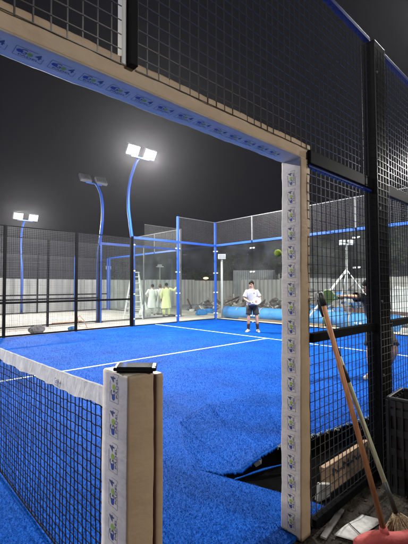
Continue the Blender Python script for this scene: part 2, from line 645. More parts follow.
# thin sliver of turf under the flap
t = MB()
t.grid(lambda u, v: Vector((1.17 + 0.45 * u, 0.86 - 0.22 * u + 0.05 * (v - 0.5) * math.sin(math.pi * min(1, u + 0.08)),
                            0.012 + 0.05 * math.sin(u * 2.2) - 0.02 * v)), 20, 3)
sl = t.build('turf_strip', [M['turf'], M['tape']])
so = sl.modifiers.new('solid', 'SOLIDIFY')
so.thickness = 0.008
tag(sl, 'narrow blue sliver of turf in the dark gap under the lifted turf edge', 'turf strip')
t = MB()
rt = Matrix.Rotation(R(35), 3, 'Z') @ Matrix.Rotation(R(55), 3, 'X')
t.box((-0.035, -0.02, 0), (0.035, 0.02, 0.05), rt)
t.mi = 1
t.box((-0.02, -0.0215, 0.006), (0.02, -0.0199, 0.026), rt)
wr = t.build('wrapper', [M['paper'], M['pad_red']], bevel=0.004)
wr.location = (1.42, 0.88, 0.03)
tag(wr, 'small crumpled white wrapper with a maroon patch under the lifted turf', 'wrapper')

# standing pile of the turf close to the doorway
def on_sheet(x, y):
    c = False
    for i in range(len(pts)):
        (x0, y0), (x1, y1) = pts[i - 1], pts[i]
        if (y0 > y) != (y1 > y) and x < x0 + (x1 - x0) * (y - y0) / (y1 - y0):
            c = not c
    return c


rp_ = random.Random(12)
vs, fs_ = [], []


def blade(x, y, z, k_=1.0):
    a = rp_.uniform(0, 6.283)
    h = rp_.uniform(0.005, 0.012) * (0.6 + 0.4 * k_)
    w = rp_.uniform(0.0009, 0.0018) * k_
    lx, ly = rp_.gauss(0, 0.006), rp_.gauss(0, 0.006)
    ca, sa = math.cos(a) * w, math.sin(a) * w
    k = len(vs)
    vs.extend(((x - ca, y - sa, z), (x + ca, y + sa, z), (x + lx, y + ly, z + h)))
    fs_.append((k, k + 1, k + 2))


while len(fs_) < 340000:
    d = 1.25 + 13.0 * rp_.random() ** 2.0
    a = R(rp_.uniform(8, 86))
    x, y = -0.785 + d * math.cos(a), -0.944 + d * math.sin(a)
    if y < 0.24 or y > 9.9 or x > 9.9 or (0.19 < y < 0.40 and -0.1 < x < 0.08):
        continue
    if abs(y - 5) < 0.03 and x > 0 or abs(x - 6.95) < 0.03:
        continue
    if on_sheet(x, y):
        blade(x, y, 0.0, min(1.6, max(1.0, d / 3.5)))
n_ = 0
while n_ < 46000:
    u, v = rp_.random() * 0.8, rp_.random()
    h_, e_, h2 = interp(HINGE, u), interp(EDGE, u), interp(HINGE, min(1, u + 0.02))
    tg_ = (h2 - h_) * (1 - v) + (interp(EDGE, min(1, u + 0.02)) - e_).xy * v
    if rp_.random() > abs((e_.xy - h_).cross(tg_)) * 7.0:
        continue
    n_ += 1
    p = flap_fn(u, min(v, 0.985))
    blade(p.x, p.y, p.z, 1.2)
me_ = bpy.data.meshes.new('turf_pile')
me_.from_pydata(vs, [], fs_)
me_.materials.append(M['turf'])
tp_o = bpy.data.objects.new('turf_pile', me_)
COL.objects.link(tp_o)
tag(tp_o, kind='stuff')

# painted lines
def line(name, x0, y0, x1, y1):
    b = MB()
    b.box((x0, y0, 0.0005), (x1, y1, 0.0045))
    return tag(b.build(name, M['line']), kind='structure')


line('centre_line', 0.0, 4.975, 6.925, 5.025)
line('service_line', 6.925, 0.45, 6.975, 9.97)
line('far_service_line', -6.975, 0.3, -6.925, 9.97)
line('far_centre_line', -6.925, 4.975, 0, 5.025)

# small stones and crumbs on the dirt outside the fence
pb_ = MB()
rg_ = random.Random(21)
pm_ = [M['soil'], M['soil'], mat('dull_pebble', (0.05, 0.046, 0.04), 0.95, var=0.4)]
for i in range(900):
    x, y = rg_.uniform(0.7, 3.0), rg_.uniform(-0.7, 0.16)
    q = rg_.random() ** 3 * 0.010 + 0.0025
    pb_.mi = rg_.randrange(3)
    pb_.ball((x, y, -0.020 + q * 0.4), q, 1, (1.2, 1, 0.7), 0.3, rg_)
tag(pb_.build('gravel', pm_), kind='stuff')

# ------------------------------------------------------------------ near side fence with the door opening
PX0, PX1 = 1.965, 2.160           # heavy post
fence = empty('mesh_fence', (0, YF, 0), 0, 'tall black wire mesh side fence around the padded doorway, closest to the camera', 'fence')
loc = Vector((0, -YF, 0))


def fpart(name, mb, m, bevel=0.0, parent=None):
    o = mb.build(name, m, parent or fence, bevel)
    if not parent:
        o.matrix_parent_inverse = Matrix.Translation((0, -YF, 0))
    return o


FT = 3.19
b = MB(); b.wires((-2.0, YF, 2.16), (1, 0, 0), (0, 0, 1), 1.875, FT - 2.16, 0.0525, 0.0525, 0.0040, 0.0009, 0.0027); fpart('wire_mesh', b, M['wire'])
b = MB(); b.wires((-0.065, YF, 2.16), (1, 0, 0), (0, 0, 1), 2.03, FT - 2.16, 0.0525, 0.0525, 0.0040, 0.0009, 0.0027); fpart('wire_mesh', b, M['wire'])
b = MB(); b.wires((1.09, YF, 0.02), (1, 0, 0), (0, 0, 1), 0.875, 2.12, 0.0525, 0.0525, 0.0040, 0.0009, 0.0027); fpart('wire_mesh', b, M['wire'])
b = MB(); b.wires((2.165, YF, 0.02), (1, 0, 0), (0, 0, 1), 1.95, FT - 0.02, 0.0525, 0.0525, 0.0040, 0.0009, 0.0027); fpart('wire_mesh', b, M['wire'])
b = MB(); b.wires((4.14, YF, 0.02), (1, 0, 0), (0, 0, 1), 1.85, FT - 0.02, 0.0525, 0.0525, 0.0040, 0.0009, 0.0027); fpart('wire_mesh', b, M['wire'])
b = MB()
b.wires((PX0 - 0.01, 0.1462, 0.03), (1, 0, 0), (0, 0, 1), 0.215, FT - 0.06, 0.0525, 0.0525, 0.0038, 0.0004, 0.0031)
fpart('wire_mesh', b, M['wire'])
b = MB(); b.box((PX0, 0.15, -0.03), (PX1, 0.252, 3.20)); fpart('post', b, M['black'], 0.006)
b = MB(); b.box((-0.126, 0.192, 2.16), (-0.106, 0.224, FT)); fpart('post', b, M['alu'], 0.003)  # pale bar painting the lit side of the upright
b = MB(); b.box((-0.104, 0.172, 2.16), (-0.070, 0.222, FT)); fpart('post', b, M['black'], 0.003)  # dark bar painting the shaded outer face of the same upright
b = MB(); b.box((-2.1, 0.15, -0.03), (-2.0, 0.252, 3.20)); fpart('post', b, M['black'], 0.006)
b = MB(); b.box((4.09, 0.16, -0.03), (4.14, 0.242, 3.20)); fpart('post', b, M['black'], 0.006)
b = MB(); b.box((1.10, 0.178, 2.075), (1.963, 0.222, 2.155)); fpart('rail', b, M['black'], 0.004)
b = MB(); b.box((1.10, 0.19, 2.056), (1.963, 0.222, 2.0735)); fpart('rail', b, M['blue_dark'], 0.003)
b = MB(); b.box((1.10, 0.178, 1.040), (1.963, 0.222, 1.092)); fpart('rail', b, M['black'], 0.004)
b = MB(); b.box((1.10, 0.178, 0.005), (1.963, 0.222, 0.055)); fpart('rail', b, M['black'], 0.004)
for z0, z1 in ((2.075, 2.155), (1.040, 1.092), (0.005, 0.055)):
    b = MB(); b.box((2.162, 0.178, z0), (4.088, 0.222, z1)); fpart('rail', b, M['black'], 0.004)
b = MB(); b.box((-1.998, 0.180, FT), (-0.01, 0.220, FT + 0.03)); fpart('top_rail', b, M['black'], 0.003)
b = MB(); b.box((-0.008, 0.180, FT), (1.963, 0.220, FT + 0.03)); fpart('top_rail', b, M['blue_dark'], 0.003)
b = MB(); b.box((2.162, 0.180, FT), (4.088, 0.220, FT + 0.03)); fpart('top_rail', b, M['blue_dark'], 0.003)
for z in (0.72, 1.25, 1.93, 2.3, 2.95):                    # shiny screw heads on the heavy post
    b = MB()
    b.bar((PX0 + 0.018, 0.150, z), (PX0 + 0.018, 0.141, z), 0.018, n=10)
    b.bar((PX0 + 0.018, 0.141, z), (PX0 + 0.018, 0.137, z), 0.010, n=6)
    fpart('bolt', b, M['steel'])

# padded door frame ------------------------------------------------
dp = empty('padded_door_frame', (1.05, 0.265, 0), 0, 'tan and white padded doorway frame printed with blue and green ball emblems', 'door frame')
inv = Matrix.Translation((-1.05, -0.265, 0))


def wob(k, s=0.004):
    return s * (math.sin(k * 9.1) * 0.5 + math.sin(k * 23.7 + 1.1) * 0.3 + math.sin(k * 51.3) * 0.2)


def pad(name, axis_pts, sect, mats, sides, parent, minv, n=60):
    """padded sleeve: rectangular section with rounded corners swept along a straight axis; slot by side of the section"""
    a, c = Vector(axis_pts[0]), Vector(axis_pts[1])
    m = MB()
    rings = []
    for i in range(n + 1):
        k = i / n
        p = a + (c - a) * k
        ring = []
        for q, (u, v) in enumerate(sect):
            wz = wob(k * (c - a).length * 1.7, 0.034)
            ring.append(p + u * (1 + wz) + v * (1 + wz))
        rings.append(ring)
    m.loft(rings)
    m.bm.faces.ensure_lookup_table()
    ns = len(sect)
    for i in range(n):
        for k in range(ns):
            m.bm.faces[i * ns + k].material_index = sides(k)
    o = m.build(name, mats, parent)
    o.matrix_parent_inverse = minv
    return o


def section(w, h, ex, ey, r=0.012, per=3):
    """rounded rectangle, centred; first quarter is corner (+,+); each corner has per+1 points"""
    out = []
    for cx, cy, a0 in ((1, 1, 0), (-1, 1, 90), (-1, -1, 180), (1, -1, 270)):
        for j in range(per + 1):
            t = R(a0 + 90 * j / per)
            out.append((ex * (cx * (w / 2 - r) + r * math.cos(t)), ey * (cy * (h / 2 - r) + r * math.sin(t))))
    return out


# side post: section in X (ex) and Y (ey); segments: corner arcs 0-2, side 3 (top +Y), 4-6, 7 (-X), 8-10, 11 (-Y), 12-14, 15 (+X)
EX, EY, EZ = Vector((1, 0, 0)), Vector((0, 1, 0)), Vector((0, 0, 1))
lean = 0.050
sec = section(0.092, 0.135, EX, EY, 0.008)
p0 = (0.985 + 0.046, 0.267, -0.018)
p1 = (0.985 + lean + 0.046, 0.267, 2.098)
white_or_tan = lambda k: 1 if k in (8, 9, 10, 11, 12, 13, 14, 15) else 0
sp = pad('side_pad', (p0, p1), sec, [M['pad_white'], M['pad_tan']], white_or_tan, dp, inv, 90)
# its printed face looks towards -X
lg = MB()
fx = lambda z: 0.985 + lean * (z + 0.018) / 2.116 - 0.0042
z = 0.02
while z < 2.02:
    o = Vector((fx(z), 0.238, z))
    ex = (Vector((fx(z + 1), 0.288, z + 1)) - o).normalized()
    logo(lg, o, ex, Vector((0, 1, 0)), 0.086, 0.050)
    z += 0.107
LA = (Vector(p1) - Vector(p0)).length
for v in lg.bm.verts:                                       # the print lies on the wavy vinyl
    k = (v.co.z - p0[2]) / (p1[2] - p0[2])
    v.co.x = p0[0] + lean * k - 0.046 * (1 + wob(k * LA * 1.7, 0.034)) - 0.0007
lg.build('logo_print', INKS, sp, recalc=False)
# top bar: section in Y and Z, running along X
sec = section(0.135, 0.095, EY, EZ, 0.010)
# white: bottom (-Z) ; tan: -Y side and top
tp = pad('top_pad', ((-1.20, 0.267, 2.146), (1.13, 0.267, 2.146)), sec, [M['pad_white'], M['pad_tan']],
         lambda k: 0 if k in (9, 10, 11, 12) else 1, dp, inv, 100)
lg = MB()
x = -1.1
while x < 0.93:
    logo(lg, Vector((x, 0.290, 2.0955)), EX, Vector((0, -1, 0)), 0.086, 0.050)
    x += 0.107
for v in lg.bm.verts:
    v.co.z = 2.146 - 0.0475 * (1 + wob((v.co.x + 1.20) * 1.7, 0.034)) - 0.0007
lg.build('logo_print', INKS, tp, recalc=False)
# far jamb of the doorway
sec = section(0.092, 0.135, EX, EY, 0.008)
pad('side_pad', ((-1.15, 0.267, -0.018), (-1.15, 0.267, 2.097)), sec, [M['pad_white'], M['pad_tan']],
    lambda k: 1 if k in (8, 9, 10, 11, 12, 13, 14) else 0, dp, inv, 40)

# ------------------------------------------------------------------ net post and net
npx0, npx1, npy0, npy1, nph = -0.092, 0.066, 0.20, 0.392, 1.047
np_ = empty('net_post', (-0.01, 0.3, 0), 0, 'padded white and tan net post carrying a black phone at the net end', 'net post')
ninv = Matrix.Translation((0.01, -0.3, 0))


def npart(name, mb, m, bevel=0.0, parent=None):
    o = mb.build(name, m, parent or np_, bevel)
    if not parent:
        o.matrix_parent_inverse = ninv
    return o


b = MB(); b.box((-0.03, 0.25, -0.02), (0.036, 0.35, 1.03)); npart('steel_post', b, M['black'])
b = MB(); b.box((0.024, 0.206, 0.0), (0.031, 0.386, nph - 0.012)); npart('lining', b, M['pad_red'])


def pad_block(x0, x1, z1, white_left):
    m = MB()
    sec = section(x1 - x0, npy1 - npy0, EX, EY, 0.010)
    c = Vector(((x0 + x1) / 2, (npy0 + npy1) / 2, 0))
    rings = []
    zs = [0.0 + (z1 - 0.012) * i / 40 for i in range(41)]
    for z in zs:
        wz = wob(z * 1.3 + x0, 0.028)
        ln = -0.004 * (z1 - z)
        rings.append([c + u * (1 + wz) + v * (1 + wz * 0.4) + Vector((ln, 0, z)) for u, v in sec])
    for dz, k in ((-0.005, 0.985), (-0.001, 0.95), (0.0, 0.88)):
        rings.append([c + u * k + v * k + Vector((0, 0, z1 + dz)) for u, v in sec])
    m.loft(rings)
    m.bm.faces.ensure_lookup_table()
    ns = len(sec)
    for f in m.bm.faces:
        f.material_index = 0
    for i in range(len(rings) - 1):
        for k in range(ns):
            if k in (9, 10, 11, 12, 13, 14, 15):
                m.bm.faces[i * ns + k].material_index = 1
            if not white_left:
                m.bm.faces[i * ns + k].material_index = 1
    return m


pw = npart('pad', pad_block(npx0, 0.023, nph, True), [M['pad_white'], M['pad_tan']])
pt = npart('pad', pad_block(0.032, npx1, nph - 0.012, False), [M['pad_tan'], M['pad_tan']])
lg = MB()
z = 0.055
while z < 0.95:
    xx = npx0 - 0.0062 - 0.004 * (nph - z)
    logo(lg, Vector((xx, 0.266, z)), EZ, Vector((0, 1, 0)), 0.104, 0.062)
    z += 0.126
for v in lg.bm.verts:
    v.co.x = (npx0 + 0.023) / 2 - (0.023 - npx0) / 2 * (1 + wob(v.co.z * 1.3 + npx0, 0.028)) - 0.004 * (nph - v.co.z) - 0.0007
lg.build('logo_print', INKS, pw, recalc=False)

# net
NX = -0.012
net = empty('padel_net', (NX, 5.2, 0), 0, 'black padel net with a white top band stretching across the blue court', 'net')
netinv = Matrix.Translation((-NX, -5.2, 0))
NY0, NY1 = 0.395, 9.75


def net_top(y):
    k = (y - 5.2) / 4.8
    return 0.880 + 0.050 * k * k + 0.008 * math.exp(-max(0, y - 0.4) * 3)


def netpart(name, mb, m, parent=None):
    o = mb.build(name, m, parent or net)
    if not parent:
        o.matrix_parent_inverse = netinv
    return o


def band_fn(side):
    def fn(u, v):
        y = NY0 + (NY1 - NY0) * u
        z1 = net_top(y)
        hang = 0.078 + 0.006 * math.sin(y * 5.0) * math.sin(y * 3.7 + 1) + 0.003 * math.sin(y * 17)
        fold = 0.004 * math.sin(y * 31 + 3 * math.sin(y * 5) + v * 1.5) * (0.25 + v) + 0.002 * math.sin(y * 67 + v * 3)
        return Vector((NX + side * (0.006 + 0.006 * v) + fold, y, z1 - hang * v))
    return fn


b = MB()
n_ = 700
b.grid(band_fn(-1), n_, 6)
b.grid(band_fn(1), n_, 6)
b.grid(lambda u, v: Vector((NX + 0.006 * (2 * v - 1) + 0.0012 * math.sin(NY0 + u * 350), NY0 + (NY1 - NY0) * u,
                            net_top(NY0 + (NY1 - NY0) * u) + 0.006 * math.sin(math.pi * v))), n_, 4)
bd = netpart('band', b, M['band'])
lg = MB()
ly = 1.02
add_text(lg, 'Go4', Vector((NX - 0.0235, ly, net_top(ly) - 0.055)), Vector((0, -1, 0)), EZ, 0.055, 0.028, 0, 0, 0.012)
add_text(lg, 'PADEL', Vector((NX - 0.0235, ly, net_top(ly) - 0.068)), Vector((0, -1, 0)), EZ, 0.055, 0.010, 0, 0, 0.006)
lg.build('logo_print', INKS, bd, recalc=False)
b = MB()
pitch = 0.045
y = NY0 + 0.02
k = 0
rg = random.Random(5)
while y < NY1:
    prevp = None
    segs = 6
    for i in range(segs + 1):
        z = 0.012 + (net_top(y) - 0.07 - 0.012) * i / segs
        p = Vector((NX + rg.uniform(-0.004, 0.004), y + rg.uniform(-0.004, 0.004), z))
        if prevp is not None:
            b.bar(prevp, p, 0.0036, caps=False)
        prevp = p
    y += pitch
z = 0.03
while z < 0.86:
    prevp = None
    y = NY0
    while y <= NY1:
        sag = 0.006 * math.sin(y / pitch * math.pi)
        zz = z * (net_top(y) / 0.93)
        p = Vector((NX + 0.003, y, zz + sag * 0.6 + rg.uniform(-0.002, 0.002)))
        if prevp is not None:
            b.bar(prevp, p, 0.0034, caps=False)
        prevp = p
        y += pitch * (1 if y < 4 else 4)
    z += pitch
b.tube([(NX, NY0 + (NY1 - NY0) * i / 40, 0.014 + 0.004 * math.sin(i)) for i in range(41)], 0.005, 6)
netpart('netting', b, M['net'])

# phone on the post
ph = empty('phone', (-0.025, 0.255, nph + 0.001), R(35), 'black phone in a thick case lying on top of the padded net post', 'phone')
b = MB(); b.box((-0.036, -0.066, 0.0), (0.036, 0.066, 0.008)); b.build('case', M['plastic'], ph, 0.004)
b = MB(); b.box((-0.043, -0.078, 0.0085), (0.043, 0.078, 0.022)); b.build('body', M['plastic'], ph, 0.005)
b = MB(); b.box((-0.036, -0.062, 0.0222), (0.036, 0.066, 0.0235)); b.build('screen', M['screen'], ph, 0.001)
b = MB()
for i in range(3):
    b.box((-0.018 + i * 0.013, -0.0755, 0.0222), (-0.009 + i * 0.013, -0.069, 0.0238))
b.build('button', M['plastic'], ph, 0.001)
ph.rotation_euler = (R(1.5), R(-1), R(52))

# ------------------------------------------------------------------ far side fence, glass corner, back wall of the court
FY = 10.0


def rail_fence(label, name, bays, y, top, post_m, wire_m, zmid, x_end):
    f = empty(name, (bays[0], y, 0), 0, label, 'fence')
    iv = Matrix.Translation((-bays[0], -y, 0))
    for i, x in enumerate(bays):
        b = MB(); b.box((x - 0.035, y - 0.035, -0.03), (x + 0.035, y + 0.035, top + 0.02))
        o = b.build('post', post_m[i] if isinstance(post_m, list) else post_m, f, 0.004); o.matrix_parent_inverse = iv
    for x0, x1 in zip(bays[:-1], bays[1:]):
        b = MB(); b.wires((x0 + 0.037, y, 0.05), (1, 0, 0), (0, 0, 1), x1 - x0 - 0.074, top - 0.05, 0.05, 0.05, 0.0034, 0.0015)
        o = b.build('wire_mesh', wire_m, f); o.matrix_parent_inverse = iv
        b = MB()
        b.box((x0 + 0.036, y - 0.022, zmid - 0.03), (x1 - 0.036, y + 0.022, zmid + 0.03))
        o = b.build('rail', M['black'], f, 0.003); o.matrix_parent_inverse = iv
        b = MB(); b.box((x0 + 0.036, y - 0.02, top - 0.01), (x1 - 0.036, y + 0.02, top + 0.018))
        o = b.build('rail', M['black'], f, 0.003); o.matrix_parent_inverse = iv
        b = MB(); b.box((x0 + 0.036, y - 0.02, 0.01), (x1 - 0.036, y + 0.02, 0.05))
        o = b.build('rail', M['black'], f, 0.003); o.matrix_parent_inverse = iv
    return f


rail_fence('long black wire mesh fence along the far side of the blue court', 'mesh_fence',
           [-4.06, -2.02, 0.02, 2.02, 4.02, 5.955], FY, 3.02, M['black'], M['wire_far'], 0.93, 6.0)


def glass_run(label, org, dirv, joints, hi, posts, blue, mesh_spans, beam_z=3.0, mesh_top=4.0, clips=True, name='glass_wall'):
    """glass panels along a line: joints in metres from org along dirv; posts = {distance: (z0, z1, width, material)}"""
    d = Vector(dirv)
    nrm = Vector((d.y, -d.x, 0))
    f = empty(name, org, 0, label, 'glass wall')
    iv = Matrix.Translation([-c for c in org])
    o0 = Vector(org)

    def put(o):
        o.matrix_parent_inverse = iv
        return o
    for a, c in zip(joints[:-1], joints[1:]):
        b = MB()
        p, q = o0 + d * (a + 0.008), o0 + d * (c - 0.008)
        lo, hi_ = Vector((0, 0, 0.03)), Vector((0, 0, hi))
        w = nrm * 0.006
        vs = [p - w + lo, q - w + lo, q + w + lo, p + w + lo, p - w + hi_, q - w + hi_, q + w + hi_, p + w + hi_]
        vv = [b.bm.verts.new(v) for v in vs]
        for qd in ((3, 2, 1, 0), (4, 5, 6, 7), (0, 1, 5, 4), (1, 2, 6, 5), (2, 3, 7, 6), (3, 0, 4, 7)):
            b.bm.faces.new([vv[i] for i in qd])
        gp = put(b.build('glass_panel', M['glass'], f))
        if clips:
            for e in (a + 0.07, c - 0.07):
                for z in (0.25, 1.1, 1.9, 2.8):
                    b = MB()
                    pc = o0 + d * e + Vector((0, 0, z))
                    b.bar(pc - nrm * 0.011 - d * 0.04, pc - nrm * 0.011 + d * 0.04, 0.008, 0.045, up=(0, 0, 1))
                    b.bar(pc + nrm * 0.011 - d * 0.04, pc + nrm * 0.011 + d * 0.04, 0.008, 0.045, up=(0, 0, 1))
                    cl = b.build('clip', M['clip'], gp)
        b = MB()
        b.bar(o0 + d * (a + 0.036) + Vector((0, 0, beam_z + 0.045)), o0 + d * (c - 0.036) + Vector((0, 0, beam_z + 0.045)), 0.06, 0.085)
        put(b.build('beam', blue, f, 0.004))
        b = MB()
        b.bar(o0 + d * (a + 0.036) + Vector((0, 0, 0.012)), o0 + d * (c - 0.036) + Vector((0, 0, 0.012)), 0.03, 0.03)
        put(b.build('base_channel', M['black'], f))
    for x, (z0, z1, w, m) in posts.items():
        b = MB()
        b.bar(o0 + d * x + Vector((0, 0, z0)), o0 + d * x + Vector((0, 0, z1)), w, up=(0, 1, 0))
        put(b.build('post', m, f, 0.004))
    for a, c in mesh_spans:
        b = MB()
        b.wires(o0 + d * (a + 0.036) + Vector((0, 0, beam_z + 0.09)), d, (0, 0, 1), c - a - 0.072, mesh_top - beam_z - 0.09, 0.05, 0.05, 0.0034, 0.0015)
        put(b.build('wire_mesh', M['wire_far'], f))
        b = MB()
        b.bar(o0 + d * (a + 0.03) + Vector((0, 0, mesh_top + 0.012)), o0 + d * (c - 0.03) + Vector((0, 0, mesh_top + 0.012)), 0.03, 0.022)
        put(b.build('top_rail', M['steel'], f))
    return f


glass_run('glass side wall under a blue beam, joining the far end of the long black mesh fence', (6, FY, 0), (1, 0, 0), [0.0, 2.0, 4.0], 3.0,
          {0.0: (-0.03, 3.09, 0.07, M['black']), 2.0: (-0.03, 4.03, 0.075, M['blue']), 4.0: (-0.03, 4.03, 0.08, M['blue'])},
          M['blue'], [(2.0, 4.0)])
glass_run('glass back wall behind the white shirted player, blue beam and mesh on top', (10.0, 9.96, 0), (0, -1, 0),
          [0.0, 1.96, 3.96, 5.96, 7.96, 9.7], 3.0,
          {1.96: (3.09, 4.03, 0.05, M['steel']), 3.96: (3.09, 4.03, 0.05, M['steel']), 5.96: (3.09, 4.03, 0.05, M['steel']),
           7.96: (3.09, 4.03, 0.05, M['steel']), 9.7: (-0.03, 4.03, 0.08, M['blue'])},
          M['blue'], [(0.0, 1.96), (1.96, 3.96), (3.96, 5.96), (5.96, 7.96), (7.96, 9.7)])

# ------------------------------------------------------------------ second court, under construction
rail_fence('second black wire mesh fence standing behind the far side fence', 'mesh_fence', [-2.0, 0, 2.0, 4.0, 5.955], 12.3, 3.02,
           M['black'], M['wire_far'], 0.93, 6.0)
glass_run('second glass wall on the bare slab court, near the men in kurtas', (6, 12.3, 0), (1, 0, 0), [0, 2, 4], 3.0,
          {0.0: (-0.03, 3.09, 0.08, M['blue']), 2.0: (-0.03, 3.09, 0.05, M['steel']), 4.0: (-0.03, 4.03, 0.08, M['steel'])}, M['blue'], [(2.0, 4.0)], clips=False)
glass_run('third glass wall at the end of the bare slab court, blue beam along its top', (10, 12.36, 0), (0, 1, 0), [0, 2, 4, 6.6], 3.0,
          {6.6: (-0.03, 3.09, 0.07, M['blue']), 2.0: (3.09, 4.03, 0.04, M['steel']), 4.0: (3.09, 4.03, 0.04, M['steel'])}, M['blue'], [(0, 2.0), (2.0, 4.0)], clips=False)
rail_fence('third wire mesh fence, farthest one before the grey site hoarding', 'mesh_fence', [-0.1, 1.9, 3.9, 5.9, 7.9, 9.9], 19.05, 3.02,
           [M['black']] * 4 + [M['blue']] * 2, M['wire_far'], 0.93, 6.0)

# ------------------------------------------------------------------ flood light poles
def lamp_head(root, p, yaw, pitch, lens):
    """one flood box at p; yaw = direction it faces"""
    h = MB()
    rot = Matrix.Rotation(yaw, 3, 'Z') @ Matrix.Rotation(pitch, 3, 'X')
    h.box((-0.23, -0.055, -0.17), (0.23, 0.055, 0.17), rot, p)
    for i in range(7):
        h.box((-0.20 + i * 0.06, -0.10, -0.13), (-0.19 + i * 0.06, -0.056, 0.13), rot, p)
    ho = h.build('flood_lamp', M['lamp_body'], root)
    l = MB()
    l.box((-0.21, 0.056, -0.15), (0.21, 0.064, 0.15), rot, p)
    l.build('lens', lens, ho)
    return rot


def light_pole(x, y, side, height, lens, label, group, power, bulge=0.36, tip=0.40, lamp_dx=0.34, pitch=-35):
    """side = +1 if the court lies towards +Y"""
    r = empty('light_pole', (x, y, 0), 0, label, 'light pole', group)
    m = MB()
    H = height
    prof = [(0, -0.03), (0, 1.0), (0, 2.2), (-0.03, 2.9), (-0.55 * bulge, 3.6), (-0.95 * bulge, 4.3), (-bulge, 4.7), (-0.9 * bulge, 5.1),
            (-0.55 * bulge, 5.5), (0.1 * bulge, 5.85), (tip * 0.6, 6.05)]
    k = (H - 0.15) / 6.05
    m.tube([(0, side * a, b * k) for a, b in prof], [0.062] * 4 + [0.056] * 4 + [0.05] * 3, 12)
    m.build('mast', M['blue'], r)
    m = MB(); m.box((-0.14, -0.14, -0.03), (0.14, 0.14, -0.012)); m.build('base_plate', M['blue'], r)
    m = MB()
    m.bar((-lamp_dx, side * tip, H - 0.12), (lamp_dx, side * tip, H - 0.12), 0.05)
    m.bar((0, side * tip * 0.6, H - 0.17), (0, side * tip, H - 0.12), 0.05)
    m.build('crossbar', M['blue'], r)
    yaw = 0 if side > 0 else math.pi
    for sx_ in (-1, 1):
        p = Vector((sx_ * lamp_dx, side * (tip + 0.06), H + 0.06))
        rot = lamp_head(r, p, yaw, R(pitch), lens)
        if power > 0:
            ld = bpy.data.lights.new('flood_light', 'AREA')
            ld.shape = 'RECTANGLE'
            ld.size = 0.40
            ld.size_y = 0.28
            ld.energy = power
            ld.color = FLOOD_COL
            lo = bpy.data.objects.new('flood_light', ld)
            COL.objects.link(lo)
            lo.parent = r
            dirv = rot @ Vector((0, 1, 0))
            lo.location = p + dirv * 0.075
            lo.rotation_euler = dirv.to_track_quat('-Z', 'Y').to_euler()
    return r


GP = 'curved blue floodlight poles'
light_pole(6.14, 10.15, -1, 5.92, M['lens_on'], 'curved blue pole with two glaring white floodlights above the glass corner', GP, FLOOD_W * 1.8)
light_pole(-6.0, 10.20, -1, 5.92, M['lens_on'], 'curved blue floodlight pole at the far side, away from the glass end', GP, FLOOD_W * 1.0)
light_pole(6.0, -0.35, -1 * -1, 6.15, M['lens_on'], 'curved blue floodlight pole standing outside the near side fence', GP, FLOOD_W * 1.5)
light_pole(-6.0, -0.35, 1, 6.15, M['lens_on'], 'curved blue floodlight pole outside the near side fence, behind the camera', GP, FLOOD_W * 1.2)
light_pole(5.96, 12.44, 1, 5.62, M['lens_off'], 'curved blue floodlight pole seen from behind, lamps turned away', GP, FLOOD_W * 0.95)
light_pole(5.2, 19.25, -1, 4.85, M['lens_low'], 'small distant blue pole with two pale floodlights by the hoarding', GP, FLOOD_W * 0.95, bulge=0.25, lamp_dx=0.36, pitch=-25)

light_pole(3.2, -8.6, 1, 6.0, M['lens_on'], 'curved blue floodlight pole of the neighbouring court, behind the camera', GP, FLOOD_W * 0.34)
light_pole(15.0, -3.6, 1, 6.0, M['lens_on'], 'added unseen curved blue floodlight pole brightening the rubble yard, out beyond the back wall', GP, FLOOD_W * 0.9)  # unseen pole added to brighten the yard behind the back wall

# ------------------------------------------------------------------ site hoarding, shed, lamps
def hoarding(name, label, p, q, top, n):
    p, q = Vector(p), Vector(q)
    f = empty(name, p, 0, label, 'hoarding')
    iv = Matrix.Translation(-p)
    d = (q - p) / n
    dn = d.normalized()
    nrm = Vector((-dn.y, dn.x, 0))
    for i in range(n):
        a = p + d * i
        b = MB()
        steps = 24
        pts = []
        for k in range(steps + 1):
            off = 0.02 * (1 if (k // 2) % 2 else -1) if k % 2 == 0 else 0.02 * (1 if (k // 2) % 2 else -1)
            pts.append(a + dn * (0.01 + (d.length - 0.02) * k / steps) + nrm * off)
        h = top + random.uniform(-0.04, 0.04)
        fr = [[b.bm.verts.new(v + Vector((0, 0, z))) for v in pts] for z in (-0.03, h)]
        for k in range(steps):
            b.bm.faces.new((fr[0][k], fr[0][k + 1], fr[1][k + 1], fr[1][k]))
        o = b.build('panel', M[('hoard', 'hoard2', 'hoard', 'hoard3')[(i * 7 + 3) % 4]], f)
        o.matrix_parent_inverse = iv
        s = o.modifiers.new('thick', 'SOLIDIFY')
        s.thickness = 0.006
        b = MB()
        b.bar(a + nrm * 0.07 + Vector((0, 0, -0.03)), a + nrm * 0.07 + Vector((0, 0, h + 0.05)), 0.06)
        o = b.build('post', M['steel'], f); o.matrix_parent_inverse = iv
    return f


hoarding('site_hoarding', 'long grey corrugated hoarding behind the bare slab court and ladder', (-2, 20.4, 0), (20.2, 20.4, 0), 1.82, 10)
hoarding('site_hoarding', 'grey corrugated hoarding crossing behind the glass back wall and shed yard', (20.3, 20.3, 0), (20.3, -2, 0), 1.80, 10)

